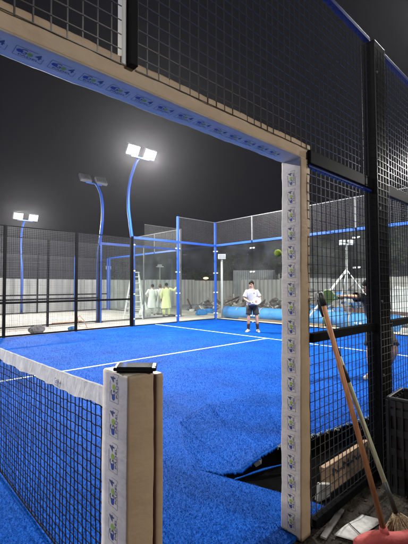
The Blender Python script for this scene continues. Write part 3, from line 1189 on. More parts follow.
sh = empty('metal_shed', (21.8, 17.6, 0), R(-50), 'grey corrugated metal shed with a slanting roof rising over the hoarding', 'shed')
b = MB()
b.bm.faces.ensure_lookup_table()
pts = []
for k in range(41):
    pts.append((-1.6 + 3.2 * k / 40, -1.0 + 0.03 * (1 if (k // 2) % 2 else -1)))
fr = [[b.bm.verts.new((x, y, z)) for x, y in pts] for z in (0, 2.55)]
for k in range(40):
    b.bm.faces.new((fr[0][k], fr[0][k + 1], fr[1][k + 1], fr[1][k]))
b.box((-1.62, -0.95, 0), (1.62, 1.0, 2.45))
b.build('wall', M['shed'], sh)
b = MB(); b.box((1.65, -2.8, 0), (1.75, 1.0, 2.2)); b.box((1.65, -2.8, 0), (5.2, -2.7, 1.9)); b.build('side_wall', M['shed'], sh)
b = MB()
rt = Matrix.Rotation(R(14), 3, 'X') @ Matrix.Rotation(R(9), 3, 'Y')
b.box((0, -1.5, 0), (4.2, 1.5, 0.05), rt, (1.5, -1.2, 2.45))
b.box((0.3, -1.2, 0.12), (3.4, 1.2, 0.16), rt, (1.4, -1.4, 2.45))
b.build('roof', M['steel'], sh)


def post_lamp(name, label, x, y, h, m, lens, cross=False, w=0.07):
    r = empty(name, (x, y, 0), R(-44), label, 'lamp')
    b = MB(); b.bar((0, 0, -0.03), (0, 0, h), w, n=10, up=(0, 1, 0)); b.build('mast', m, r)
    b = MB()
    if cross:
        b.bar((-0.3, 0, h), (0.3, 0, h), 0.07)
    b.box((-0.17, -0.16, h - 0.05), (0.17, -0.02, h + 0.17)); b.build('flood_lamp', m, r, 0.01)
    b = MB(); b.box((-0.13, -0.168, h - 0.02), (0.13, -0.161, h + 0.14)); b.build('lens', lens, r)
    return r


post_lamp('site_lamp', 'slim white lamp post rising above the hoarding behind the men in kurtas', 16.9, 23.4, 2.95, M['alu'], M['lens_off'], True)
post_lamp('site_lamp', 'dim white lamp post showing through the mesh left of the stepladder', 11.8, 22.4, 2.6, M['alu'], M['lens_off'], False, 0.09)
post_lamp('site_lamp', 'tall white post with a boxy lamp just outside the blue glass corner', 10.9, 10.5, 2.6, M['alu'], M['lens_off'], False, 0.095)
r = empty('site_lamp', (19.0, 20.20, 0), R(-40), 'small glowing amber lamp on top of the grey hoarding', 'lamp')
b = MB(); b.bar((0, 0, 1.7), (0, 0, 1.98), 0.05, n=8, up=(0, 1, 0)); b.build('bracket', M['steel'], r)
b = MB(); b.ball((0, -0.05, 1.98), 0.13, 2, (1.7, 0.8, 0.7)); b.build('lens', M['amber'], r)

# white braced floodlight stand behind the back wall
ts = empty('light_stand', (10.9, 4.75, 0), R(-44), 'white braced floodlight stand behind the glass back wall, beside the heavy post', 'light stand')
b = MB(); b.bar((0, 0, 0.0), (0, 0, 2.75), 0.055, n=10, up=(0, 1, 0)); b.build('mast', M['alu'], ts)
for a in (1, -1, 2):
    b = MB()
    e = {1: (-1.55, 0, 0.0), -1: (1.4, 0, 0.0), 2: (0, 1.1, 0.0)}[a]
    b.bar((0, 0, 1.88), (e[0], e[1], -0.03), 0.075 if a == 1 else 0.035, n=8); b.build('leg', M['alu'], ts)
b = MB(); b.bar((-0.17, 0, 2.72), (0.17, 0, 2.72), 0.04)
b.box((-0.22, -0.1, 2.70), (-0.04, 0.04, 2.86)); b.box((0.04, -0.1, 2.70), (0.22, 0.04, 2.86)); b.build('flood_lamp', M['alu'], ts, 0.006)

# ------------------------------------------------------------------ stepladder
ld = empty('stepladder', (7.93, 12.87, -0.02), R(-44), 'white folding stepladder standing open behind the glass', 'ladder')
HL = 1.98
for s in (-1, 1):
    b = MB(); b.bar((s * 0.40, -0.42, 0), (s * 0.15, -0.03, HL), 0.06, 0.03); b.build('rail', M['alu'], ld)
    b = MB(); b.bar((s * 0.40, 0.46, 0), (s * 0.15, 0.05, HL - 0.03), 0.045, 0.03); b.build('rail', M['alu'], ld)
for i in range(7):
    k = (i + 0.7) / 7.4
    b = MB()
    w = 0.40 - 0.25 * k
    b.box((-w, -0.42 + 0.39 * k - 0.04, HL * k - 0.015), (w, -0.42 + 0.39 * k + 0.04, HL * k + 0.015)); b.build('step', M['alu'], ld)
for k in (0.25, 0.6):
    b = MB(); w = 0.40 - 0.25 * k
    b.bar((-w, 0.46 - 0.41 * k, HL * k), (w, 0.46 - 0.41 * k, HL * k), 0.03); b.build('brace', M['alu'], ld)
b = MB(); b.box((-0.2, -0.1, HL), (0.2, 0.1, HL + 0.03)); b.build('top_cap', M['alu'], ld)


# ------------------------------------------------------------------ clutter around the courts
def lump(name, label, cat, loc, size, m, sub=3, jit=0.06, seed=1, top=1.0, group=None):
    rg = random.Random(seed)
    b = MB()
    t_ = bmesh.new()
    bmesh.ops.create_icosphere(t_, subdivisions=sub, radius=1.0)
    ph_ = [rg.uniform(0, 6) for _ in range(9)]
    mp = []
    for v in t_.verts:
        c = v.co
        k = 1 + jit * (math.sin(c.x * 3.1 + ph_[0]) + math.sin(c.y * 3.7 + ph_[1]) + math.sin(c.z * 4.3 + ph_[2])
                       + 0.6 * math.sin(c.x * 9 + c.y * 7 + ph_[3]) + 0.6 * math.sin(c.y * 11 - c.z * 8 + ph_[4]))
        z = max(c.z * k, -0.55)
        tp_ = 1.0 if z < 0 else 1 - (1 - top) * z
        mp.append(b.bm.verts.new((c.x * k * size[0] * tp_, c.y * k * size[1] * tp_, (z + 0.55) * size[2])))
    for f in t_.faces:
        nf = b.bm.faces.new([mp[v.index] for v in f.verts])
        nf.smooth = jit < 0.1
    t_.free()
    o = b.build(name, m)
    o.location = loc
    tag(o, label, cat, group)
    return o


lump('cloth_bundle', 'white draped sack leaning low between the stepladder and men in kurtas', 'sack', (8.75, 13.35, -0.02), (0.26, 0.26, 0.42), M['sack'], 3, 0.07, 4, 0.35)
lump('rock', 'grey rounded sack of stones on the pale border by the long mesh fence', 'sack', (2.95, 10.22, 0.0), (0.20, 0.15, 0.17), M['stone'], 3, 0.1, 2)
b = MB()
b.tube([(0, 0, 0), (0.09, 0.02, 0.01), (0.20, 0.03, 0.02), (0.25, 0.03, 0.025), (0.27, 0.03, 0.03)], [0.05, 0.065, 0.06, 0.025, 0.025], 10)
o = b.build('water_jug', M['cloth_blue']); o.location = (3.9, 10.25, 0.06)
tag(o, 'light blue plastic bottle lying on the pale border by a mesh fence post', 'bottle')
b = MB()
b.tube([(4.55, 10.35, 0.03), (4.5, 10.5, 0.28), (4.42, 10.62, 0.42), (4.4, 10.75, 0.36), (4.5, 10.85, 0.05), (4.7, 10.8, 0.0), (4.9, 10.6, 0.01)], 0.012, 6)
tag(b.build('hose', M['orange']), 'thin orange hose coiled on the ground behind the mesh fence', 'hose')
b = MB(); b.box((-0.55, -0.05, -0.02), (0.55, 0.05, 0.035), Matrix.Rotation(R(-10), 3, 'Z')); b.box((0.25, -0.09, 0.036), (0.5, 0.06, 0.07), Matrix.Rotation(R(-14), 3, 'Z'))
o = b.build('barrier_plank', M['orange']); o.location = (4.9, 12.75, 0.0)
tag(o, 'faded orange barrier plank lying on the bare slab', 'plank')
for i, (x, y, s, lab) in enumerate(((11.3, 12.3, 0.3, 'small blue tarp scrap on pale ground, beside the blue corner post'),
                                     (12.4, 12.9, 0.26, 'smaller blue tarp scrap lying farther out on the rubble yard'))):
    lump('tarp_scrap', lab, 'tarp', (x, y, -0.03), (s, s * 0.8, 0.16), M['cloth_blue'], 3, 0.1, 10 + i)

# blue rolls behind the glass
def roll(label, x, y, ang, length, r, m, seed):
    rg = random.Random(seed)
    e = empty('turf_roll', (x, y, 0), ang, label, 'roll', 'blue rolls behind the back wall')
    b = MB()
    n = 26
    b.tube([(length * (i / n - 0.5), 0.02 * math.sin(i * 0.9), r - 0.03 + 0.004 * math.sin(i * 2.1)) for i in range(n + 1)],
           [r * (1 + 0.025 * math.sin(i * 1.7 + seed)) for i in range(n + 1)], 22)
    b.build('sheet', m, e)
    for k in (-0.3, 0.02, 0.33):
        b = MB()
        c = length * k
        b.tube([(c - 0.02, 0, r - 0.03), (c + 0.02, 0, r - 0.03)], r * 1.045, 22, False)
        b.build('strap', M['straw'], e)
    return e


roll('long light blue turf roll lying behind the player in white', 10.95, 8.35, R(-90), 3.9, 0.255, M['cloth_blue'], 1)
roll('light blue turf roll behind the padded door post, end to end with the long roll', 11.05, 4.75, R(-88), 3.0, 0.25, M['cloth_blue'], 2)
b = MB()
b.box((10.52, 5.0, 0.0), (10.62, 9.2, 0.07))
tag(b.build('timber', M['plank']), 'long pale timber batten on the ground between the glass wall and blue roll', 'timber')


# rubble and tarps
def heap(name, label, cx, cy, rx, ry, h, mats, n, seed, kind='stuff'):
    rg = random.Random(seed)
    b = MB()
    for i in range(n):
        a = rg.uniform(0, 6.283)
        q = math.sqrt(rg.random())
        x, y = cx + rx * q * math.cos(a), cy + ry * q * math.sin(a)
        zz = h * (1 - q) * rg.uniform(0.3, 1)
        s = rg.uniform(0.08, 0.26)
        b.mi = rg.randrange(len(mats))
        rot = Matrix.Rotation(rg.uniform(0, 6), 3, 'Z') @ Matrix.Rotation(rg.uniform(-0.9, 0.9), 3, 'X') @ Matrix.Rotation(rg.uniform(-0.9, 0.9), 3, 'Y')
        typ = rg.random()
        if typ < 0.35:
            b.box((-s * 1.8, -s, -0.02), (s * 1.8, s, 0.02), rot, (x, y, zz))
        elif typ < 0.55:
            b.box((-s * 3.5, -0.04, -0.03), (s * 3.5, 0.04, 0.03), rot, (x, y, zz))
        else:
            b.ball((x, y, zz), s, 1, (1.2, 1, 0.7), 0.25, rg)
    o = b.build(name, mats)
    return tag(o, label, 'rubble', None, kind)


heap('rubble', 'brown rubble spread in front of the grey hoarding', 15.0, 13.6, 2.4, 3.0, 0.7, [M['rubble'], M['stone'], M['brown'], M['sack']], 170, 5)
heap('rubble', 'blue and white tarps and rubble heaped beyond the glass back wall', 13.6, 6.4, 1.7, 3.6, 0.9,
     [M['tarp_blue'], M['tarp_white'], M['rubble'], M['tarp_blue'], M['stone']], 260, 8)
heap('rubble', 'grey slabs and scrap piled before the shed yard', 17.6, 9.0, 1.8, 5.5, 1.7, [M['hoard'], M['stone'], M['shed'], M['rubble']], 260, 9)
lump('bulk_bag', 'big bulging white bulk bag beyond the mesh, right of the heavy post', 'bag', (13.0, 3.75, -0.03), (0.62, 0.75, 0.9), M['tarp_white'], 4, 0.06, 6, 0.92)
b = MB(); b.bar((11.6, 5.2, 0.52), (12.1, 2.8, 0.42), 0.12, 0.12)
tag(b.build('steel_beam', M['brown']), 'rusty brown steel beam resting low in front of the white bulk bag', 'beam')
b = MB(); b.box((11.75, 2.7, -0.03), (11.95, 2.9, 0.36)); b.box((11.5, 4.9, -0.03), (11.75, 5.15, 0.455))
tag(b.build('block_stack', M['stone']), 'grey concrete blocks propping the rusty beam', 'block')


# ------------------------------------------------------------------ trees beyond the hoarding
def tree(x, y, h, rx, label, seed, leaves=1700):
    rg = random.Random(seed)
    r = empty('tree', (x, y, 0), rg.uniform(0, 6), label, 'tree', 'dark trees beyond the hoarding')
    b = MB()
    b.tube([(0, 0, -0.05), (0.05, 0.03, h * 0.25), (0.0, 0.1, h * 0.5), (0.1, 0.05, h * 0.75)], [h * 0.035, h * 0.028, h * 0.02, h * 0.008], 8)
    cl = []
    for i in range(15):
        a = rg.uniform(0, 6.28)
        q = math.sqrt(rg.random())
        z = h * rg.uniform(0.32, 0.93)
        k = math.sin(math.pi * min(1, max(0.12, (z / h - 0.12) / 0.95)))
        c = Vector((rx * q * k * math.cos(a), rx * q * k * math.sin(a), z))
        cl.append((c, rg.uniform(0.22, 0.42) * rx))
        b.tube([(0.03, 0.06, max(h * 0.2, z * 0.6)), (c.x * 0.5, c.y * 0.5, z * 0.86), tuple(c)], [h * 0.012, h * 0.008, h * 0.004], 5)
    b.build('trunk', M['bark'], r)
    b = MB()
    for i in range(leaves):
        c, s = rg.choice(cl)
        d = Vector((rg.gauss(0, 1), rg.gauss(0, 1), rg.gauss(0, 0.8)))
        d = d.normalized() * s * (rg.random() ** 0.4)
        p = c + d
        L = rg.uniform(0.07, 0.17)
        rot = Matrix.Rotation(rg.uniform(0, 6.3), 3, 'Z') @ Matrix.Rotation(rg.uniform(-1.2, 1.2), 3, 'X')
        b.poly([p + rot @ Vector(q) for q in ((-L, 0, 0), (0, -L * 0.5, 0.02), (L, 0, 0), (0, L * 0.5, 0.02))])
    b.build('crown', M['leaf'], r)
    return r


tree(23.8, 27.0, 4.0, 2.0, 'squat dark tree above the hoarding, just past the blue corner post', 11)
tree(26.5, 25.0, 4.9, 2.4, 'broad dark tree above the hoarding, between corner post and shed', 12)
tree(29.0, 21.6, 4.3, 2.2, 'dark tree partly hidden behind the slanting shed roof', 13)
tree(25.5, 15.0, 5.6, 2.8, 'tall dark tree behind the glass wall, seen beside the padded post', 14)
tree(25.5, 11.0, 5.9, 3.0, 'tall dark tree behind the braced white light stand', 15)
tree(23.0, 5.0, 5.2, 2.8, 'dark tree beyond the white bulk bag at the edge of view', 16)
tree(19.5, 33.0, 3.8, 2.2, 'low dark tree far off behind the yellow kurta man', 17)


# ------------------------------------------------------------------ people
def body_mesh(name, joints, edges, m, parent, lvl=2):
    me = bpy.data.meshes.new(name)
    keys = list(joints)
    ix = {k: i for i, k in enumerate(keys)}
    me.from_pydata([joints[k][0] for k in keys], [(ix[a], ix[c]) for a, c in edges], [])
    o = bpy.data.objects.new(name, me)
    COL.objects.link(o)
    sk = o.modifiers.new('skin', 'SKIN')
    sk.use_smooth_shade = True
    if not me.skin_vertices:
        me.attributes.new('dummy', 'FLOAT', 'POINT')
    lay = me.skin_vertices[0] if me.skin_vertices else None
    for k in keys:
        rr = joints[k][1]
        lay.data[ix[k]].radius = rr if isinstance(rr, tuple) else (rr, rr)
    lay.data[0].use_root = True
    ss = o.modifiers.new('sub', 'SUBSURF')
    ss.levels = lvl
    ss.render_levels = lvl
    me.materials.append(m)
    o.parent = parent
    return o


def skel(J, f=-1):
    """J: joint positions (viewer's right = +x, towards the viewer = -y, up = z) for a 1.74 m figure. f=-1 faces the viewer."""
    j = {}
    e = []

    def add(k, p, r, par=None):
        j[k] = (tuple(p), r)
        if par:
            e.append((par, k))
    P = {k: Vector(v) for k, v in J.items()}
    hip = P['hip']
    add('hip', hip, (0.145, 0.11))
    add('waist', hip + (P['chest'] - hip) * 0.40, (0.135, 0.10), 'hip')
    add('chest', P['chest'], (0.155, 0.115), 'waist')
    add('collar', P['chest'] + (P['neck'] - P['chest']) * 0.60, (0.085, 0.072), 'chest')
    add('neck', P['neck'], 0.054, 'collar')
    hd = P['head']                      # centre of the head
    up = (hd - P['neck']).normalized()
    fw = P.get('face', Vector((0, f, 0)))
    fw = (fw - up * fw.dot(up)).normalized()
    add('jaw', hd - up * 0.062 + fw * 0.022, (0.062, 0.068), 'neck')
    add('skull', hd + up * 0.015 - fw * 0.006, (0.078, 0.094), 'jaw')
    add('crown', hd + up * 0.075 - fw * 0.008, (0.06, 0.072), 'skull')
    add('nose', hd - up * 0.022 + fw * 0.108, 0.013, 'jaw')
    for s in 'lr':
        sh_, el, wr_, hn = P[s + 'sh'], P[s + 'el'], P[s + 'wr'], P[s + 'hand']
        add(s + 'sh', sh_, 0.056, 'collar')
        add(s + 'ua', sh_ + (el - sh_) * 0.4, 0.052, s + 'sh')
        add(s + 'el', el, 0.041, s + 'ua')
        add(s + 'fa', el + (wr_ - el) * 0.35, 0.042, s + 'el')
        add(s + 'wr', wr_, 0.027, s + 'fa')
        d = (hn - wr_).normalized()
        side = d.cross(Vector((0, f, 0.2))).normalized()
        nrm = d.cross(side).normalized()
        pm = wr_ + d * 0.055
        add(s + 'palm', pm, (0.036, 0.018), s + 'wr')
        curl = P.get('curl_' + s, nrm)
        for q, (off, L) in enumerate(((-0.030, 0.070), (-0.010, 0.082), (0.010, 0.078), (0.029, 0.060))):
            k0 = pm + d * 0.045 + side * off
            k1 = k0 + d * L * 0.5 + curl * L * 0.25
            k2 = k1 + d * L * 0.2 + curl * L * 0.45
            add(s + 'k%d' % q, k0, 0.0095, s + 'palm')
            add(s + 'm%d' % q, k1, 0.0085, s + 'k%d' % q)
            add(s + 't%d' % q, k2, 0.007, s + 'm%d' % q)
        th0 = pm + side * -0.040 + d * 0.004
        add(s + 'th', th0, 0.011, s + 'palm')
        add(s + 'th2', th0 + side * -0.012 + d * 0.035 + curl * 0.02, 0.009, s + 'th')
        th, kn, an, to = P[s + 'hp'], P[s + 'kn'], P[s + 'an'], P[s + 'toe']
        add(s + 'hp', th, 0.088, 'hip')
        add(s + 'th_mid', th + (kn - th) * 0.45, 0.074, s + 'hp')
        add(s + 'kn', kn, 0.054, s + 'th_mid')
        add(s + 'cf', kn + (an - kn) * 0.33, 0.055, s + 'kn')
        add(s + 'an', an, 0.036, s + 'cf')
        add(s + 'ball', an + (to - an) * 0.7, (0.042, 0.028), s + 'an')
        add(s + 'toe', to, (0.034, 0.020), s + 'ball')
    return j, e, P, up, fw


def ellipse(c, a, b, ax, bx, n=18):
    return [c + ax * (a * math.cos(t)) + bx * (b * math.sin(t)) for t in (2 * math.pi * i / n for i in range(n))]


def sleeve(mb, pts, rad, n=12):
    mb.tube(pts, rad, n)


def face_bits(parent, P, up, fw):
    right = fw.cross(up).normalized()
    hd = P['head']
    for s in (-1, 1):
        b = MB()
        b.ball(hd + right * s * 0.030 + fw * 0.087 + up * 0.010, 0.011, 2, (1.25, 1, 0.8)); b.build('eye', M['hair'], parent)
        b = MB()
        c = hd + right * s * 0.082 - up * 0.01
        b.ball(c, 0.024, 2, (0.45, 0.7, 1.25)); b.build('ear', M['skin'], parent)
        b = MB()
        c = hd + right * s * 0.031 + fw * 0.091 + up * 0.032
        b.bar(c - right * 0.019, c + right * 0.019, 0.008); b.build('eyebrow', M['hair'], parent)
    b = MB()
    c = hd - up * 0.066 + fw * 0.089
    b.bar(c - right * 0.022, c + right * 0.022, 0.009, n=8); b.build('mouth', M['red'], parent)


def hair_cap(parent, P, up, fw, m, full=0.0):
    """hair as a shell over the skull: lower at the back than at the brow"""
    hd = P['head'] + up * 0.02 - fw * 0.006
    right = fw.cross(up).normalized()
    b = MB()
    nu, nv = 20, 8
    rings = []
    for j in range(nv + 1):
        ring = []
        for i in range(nu):
            a = 2 * math.pi * i / nu
            front = math.cos(a)
            low = -0.75 if front < 0.1 else (-0.75 + (0.42 + 0.75) * min(1, (front - 0.1) / 0.6))
            low -= full
            el = math.pi / 2 - (math.pi / 2 - math.asin(max(-0.98, low))) * (0.04 + 0.96 * j / nv)
            k = 1 + 0.03 * math.sin(i * 2.3 + j)
            ring.append(hd + (fw * math.cos(a) * 0.107 + right * math.sin(a) * 0.090) * math.cos(el) * k + up * 0.110 * math.sin(el) * k)
        rings.append(ring)
    b.loft(rings)
    return b.build('hair', m, parent)


def shoe(parent, an, toe, m):
    b = MB()
    d = (Vector(toe) - Vector(an))
    d.z = 0
    d.normalize()
    sd = Vector((-d.y, d.x, 0))
    base = Vector((an[0], an[1], 0.0))
    rings = []
    for t_, w, h in ((-0.075, 0.026, 0.05), (-0.06, 0.038, 0.088), (-0.01, 0.043, 0.105), (0.05, 0.044, 0.085), (0.11, 0.048, 0.062),
                     (0.17, 0.044, 0.048), (0.205, 0.026, 0.032)):
        c = base + d * t_
        rings.append([c + sd * w * x_ + Vector((0, 0, 0.003 + h * z_)) for x_, z_ in
                      ((-1, 0), (-1.05, 0.35), (-0.8, 0.8), (-0.35, 1), (0.35, 1), (0.8, 0.8), (1.05, 0.35), (1, 0))])
    b.loft(rings)
    return b.build('shoe', m, parent)


def racket(root, c, up, facing, m_face, rim, size=1.0, label=None):
    """padel racket: perforated head, bridge, short handle. c = centre of the head; up = from handle to head"""
    up = Vector(up).normalized()
    fc = Vector(facing)
    fc = (fc - up * fc.dot(up)).normalized()
    rt_ = up.cross(fc).normalized()
    c = Vector(c)
    b = MB()
    n = 28
    oval = lambda k, y: [c + rt_ * (0.125 * size * k * math.cos(t)) + up * (0.14 * size * k * math.sin(t)) + fc * y
                         for t in (2 * math.pi * i / n for i in range(n))]
    b.loft([oval(0.96, -0.016), oval(1.0, -0.010), oval(1.0, 0.010), oval(0.96, 0.016)])
    b.build('head', m_face, root)
    b = MB()
    for i in range(-2, 3):
        for j in range(-2, 3):
            if i * i + j * j < 6:
                p = c + rt_ * i * 0.034 * size + up * j * 0.034 * size
                b.bar(p - fc * 0.0175, p + fc * 0.0175, 0.013 * size, n=8)
    b.build('hole', rim, root)
    b = MB()
    b.bar(c - up * 0.125 * size + rt_ * 0.045, c - up * 0.23 * size, 0.026)
    b.bar(c - up * 0.125 * size - rt_ * 0.045, c - up * 0.23 * size, 0.026)
    b.build('bridge', m_face, root)
    b = MB()
    b.bar(c - up * 0.21 * size, c - up * 0.345 * size, 0.033, n=10)
    b.build('handle', rim, root)


def tee_shirt(parent, P, f, m, hem=-0.03):
    hip, ch, nk = P['hip'], P['chest'], P['neck']
    ax = (P['rsh'] - P['lsh']).normalized()
    bx = Vector((0, 1, 0))
    b = MB()
    rings = []
    for k, a, d in ((hem, 0.195, 0.145), (0.12, 0.188, 0.138), (0.4, 0.178, 0.130), (0.75, 0.190, 0.138), (1.0, 0.200, 0.140)):
        c = hip + (ch - hip) * k
        rings.append(ellipse(c, a, d, ax, bx, 22))
    for k, a, d in ((0.30, 0.192, 0.130), (0.48, 0.172, 0.118), (0.62, 0.140, 0.104), (0.76, 0.102, 0.090), (0.90, 0.074, 0.076)):
        c = ch + (nk - ch) * k
        rings.append(ellipse(c, a, d, ax, bx, 22))
    for i, ring in enumerate(rings[:5]):
        for q, v in enumerate(ring):
            v += (v - (hip + ch) / 2) * 0.02 * math.sin(q * 2.1 + i * 1.3)
    b.loft(rings, caps=False)
    for s in 'lr':
        sh_, el = P[s + 'sh'], P[s + 'el']
        inn = sh_ + (P['neck'] - Vector((0, 0, 0.125)) - sh_) * 0.45
        b.tube([inn, sh_, sh_ + (el - sh_) * 0.35, sh_ + (el - sh_) * 0.74], [0.060, 0.074, 0.076, 0.084], 14, caps=False)
    o = b.build('shirt', m, parent)
    return o


def shorts(parent, P, m, length=0.88):
    hip = P['hip']
    ax, bx = Vector((1, 0, 0)), Vector((0, 1, 0))
    b = MB()
    b.loft([ellipse(hip + Vector((0, 0, z)), a, d, ax, bx, 20) for z, a, d in ((0.11, 0.165, 0.13), (0.04, 0.178, 0.138), (-0.05, 0.186, 0.142), (-0.10, 0.175, 0.132))])
    for s in 'lr':
        th, kn = P[s + 'hp'], P[s + 'kn']
        b.tube([th + Vector((0, 0, 0.03)), th + (kn - th) * 0.3, th + (kn - th) * 0.6, th + (kn - th) * length], [0.108, 0.108, 0.104, 0.108], 14)
    return b.build('shorts', m, parent)


def socks(parent, P, m):
    for s in 'lr':
        kn, an = P[s + 'kn'], P[s + 'an']
        b = MB()
        b.tube([an + (kn - an) * 0.52, an + (kn - an) * 0.38, an + (kn - an) * 0.15, an], [0.060, 0.058, 0.047, 0.046], 12)
        b.build('sock', m, parent)


# ---- player in white at the back of the court, facing the camera
A0 = math.atan2(-(7.68 + 0.785), (6.08 + 0.944))     # turns local -y towards the camera


def face_cam(x, y):
    dx, dy = -0.785 - x, -0.944 - y
    return math.atan2(dy, dx) + math.pi / 2


pl = empty('person', (7.70, 6.12, 0.006), face_cam(7.70, 6.12), 'player in white shirt, black shorts and black socks holding a white racket', 'person', scale=0.86)
J = dict(hip=(0.0, 0.02, 0.93), chest=(-0.01, 0.0, 1.28), neck=(-0.01, -0.01, 1.505), head=(-0.015, -0.035, 1.63),
         lsh=(-0.170, 0.0, 1.395), lel=(-0.265, -0.03, 1.14), lwr=(-0.10, -0.20, 1.03), lhand=(0.0, -0.24, 1.02),
         rsh=(0.160, 0.0, 1.395), rel=(0.275, -0.02, 1.15), rwr=(0.235, -0.22, 1.06), rhand=(0.18, -0.28, 1.06),
         lhp=(-0.095, 0.02, 0.87), lkn=(-0.125, -0.03, 0.485), lan=(-0.135, 0.03, 0.085), ltoe=(-0.20, -0.13, 0.025),
         rhp=(0.095, 0.02, 0.87), rkn=(0.155, -0.03, 0.485), ran=(0.185, 0.03, 0.085), rtoe=(0.22, -0.14, 0.025),
         face=(-0.25, -1, 0.18))
j, e, P, up, fw = skel(J)
bo = body_mesh('body', j, e, M['skin'], pl)
face_bits(pl, P, up, fw)
hair_cap(pl, P, up, fw, M['hair'])
tee_shirt(pl, P, -1, M['tee'])
b = MB(); b.ball((0.075, -0.142, 1.33), 0.018, 2, (1, 0.25, 1.3)); b.build('badge', M['ink_navy'], pl)
shorts(pl, P, M['blackcloth'], 0.72)
socks(pl, P, M['blackcloth'])
for s in 'lr':
    shoe(pl, P[s + 'an'], P[s + 'toe'], M['shoe'])
rk = empty('racket', pl.location, pl.rotation_euler.z, 'white round padel racket held at the waist by the player in white', 'racket', scale=0.86)
racket(rk, (0.165, -0.28, 1.07), (0.90, 0.05, 0.30), (0.05, -1, 0.25), M['racket'], M['tape'])


# ---- men in kurtas, backs to the camera
def kurta_man(x, y, m, label, hair_m, J, scale=0.86, turn=0.0, pants=None):
    r = empty('person', (x, y, -0.012), face_cam(x, y) + turn, label, 'person', scale=scale)
    j, e, P, up, fw = skel(J, +1)
    body_mesh('body', j, e, M['skin2'], r)
    for s in (-1, 1):
        b = MB()
        rt2 = fw.cross(up).normalized()
        b.ball(P['head'] + rt2 * s * 0.082 - up * 0.01, 0.024, 2, (0.45, 0.7, 1.25)); b.build('ear', M['skin2'], r)
    hair_cap(r, P, up, fw, hair_m, 0.05)
    hip, ch, nk = P['hip'], P['chest'], P['neck']
    ax, bx = (P['rsh'] - P['lsh']).normalized(), Vector((0, 1, 0))
    b = MB()
    rings = []
    for z, a, d in ((0.42, 0.245, 0.19), (0.52, 0.238, 0.18), (0.70, 0.222, 0.165), (0.90, 0.205, 0.155), (1.08, 0.185, 0.14)):
        c = Vector((hip.x, hip.y, z))
        ring = ellipse(c, a, d, ax, bx, 26)
        for q, v in enumerate(ring):
            v += (v - c) * 0.10 * math.sin(q * 1.45 + 0.4 + z * 2) * max(0, (1.0 - z)) * 1.6
        rings.append(ring)
    for k, a, d in ((0.0, 0.198, 0.142), (0.30, 0.192, 0.132), (0.48, 0.174, 0.120), (0.62, 0.142, 0.106), (0.76, 0.102, 0.092), (0.94, 0.072, 0.074)):
        rings.append(ellipse(ch + (nk - ch) * k, a, d, ax, bx, 26))
    b.loft(rings, caps=False)
    for s in 'lr':
        sh_, el, wr_ = P[s + 'sh'], P[s + 'el'], P[s + 'wr']
        inn = sh_ + (nk - Vector((0, 0, 0.125)) - sh_) * 0.45
        b.tube([inn, sh_, sh_ + (el - sh_) * 0.5, el, el + (wr_ - el) * 0.5, el + (wr_ - el) * 0.96], [0.062, 0.076, 0.072, 0.066, 0.058, 0.054], 14, caps=False)
    b.build('kurta', m, r)
    b = MB()
    for s in 'lr':
        th, kn, an = P[s + 'hp'], P[s + 'kn'], P[s + 'an']
        b.tube([th, th + (kn - th) * 0.6, kn, kn + (an - kn) * 0.5, an + Vector((0, 0, 0.0))], [0.10, 0.10, 0.092, 0.085, 0.075], 14)
    b.build('trousers', pants or m, r)
    for s in 'lr':
        shoe(r, P[s + 'an'], P[s + 'toe'], M['brown'])
    return r


base = dict(hip=(0, 0, 0.93), chest=(0, 0.0, 1.28), neck=(0, 0.0, 1.505), head=(0, 0.02, 1.625),
            lsh=(-0.172, 0, 1.40), lel=(-0.26, 0.0, 1.15), lwr=(-0.25, 0.08, 0.93), lhand=(-0.245, 0.1, 0.84),
            rsh=(0.172, 0, 1.40), rel=(0.26, 0.0, 1.15), rwr=(0.25, 0.08, 0.93), rhand=(0.245, 0.1, 0.84),
            lhp=(-0.10, 0, 0.87), lkn=(-0.12, 0.02, 0.48), lan=(-0.13, -0.02, 0.085), ltoe=(-0.16, 0.15, 0.025),
            rhp=(0.10, 0, 0.87), rkn=(0.12, 0.02, 0.48), ran=(0.13, -0.02, 0.085), rtoe=(0.16, 0.15, 0.025), face=(0, 1, 0))
J1 = dict(base, lel=(-0.31, 0.02, 1.18), lwr=(-0.20, 0.20, 1.05), lhand=(-0.12, 0.26, 1.06), head=(0.03, 0.04, 1.62))
kurta_man(9.33, 13.62, M['kurta_w'], 'man in a white kurta seen from behind, nearest to the stepladder', M['hair'], J1, 0.85, R(8))
J2 = dict(base, head=(-0.03, 0.02, 1.62))
kurta_man(9.85, 13.65, M['kurta_w'], 'man in a white kurta mostly hidden behind the yellow kurta man', M['brown'], J2, 0.85, R(-5))
J3 = dict(base, rsh=(0.185, 0.0, 1.42), rel=(0.40, 0.05, 1.34), rwr=(0.56, 0.10, 1.50), rhand=(0.585, 0.11, 1.60), hip=(0.0, 0, 0.93), head=(0.01, 0.04, 1.62), face=(0.3, 1, 0))
kurta_man(9.50, 12.72, M['kurta_y'], 'man in a pale yellow kurta reaching up to the blue post', M['hair'], J3, 0.88, R(4))

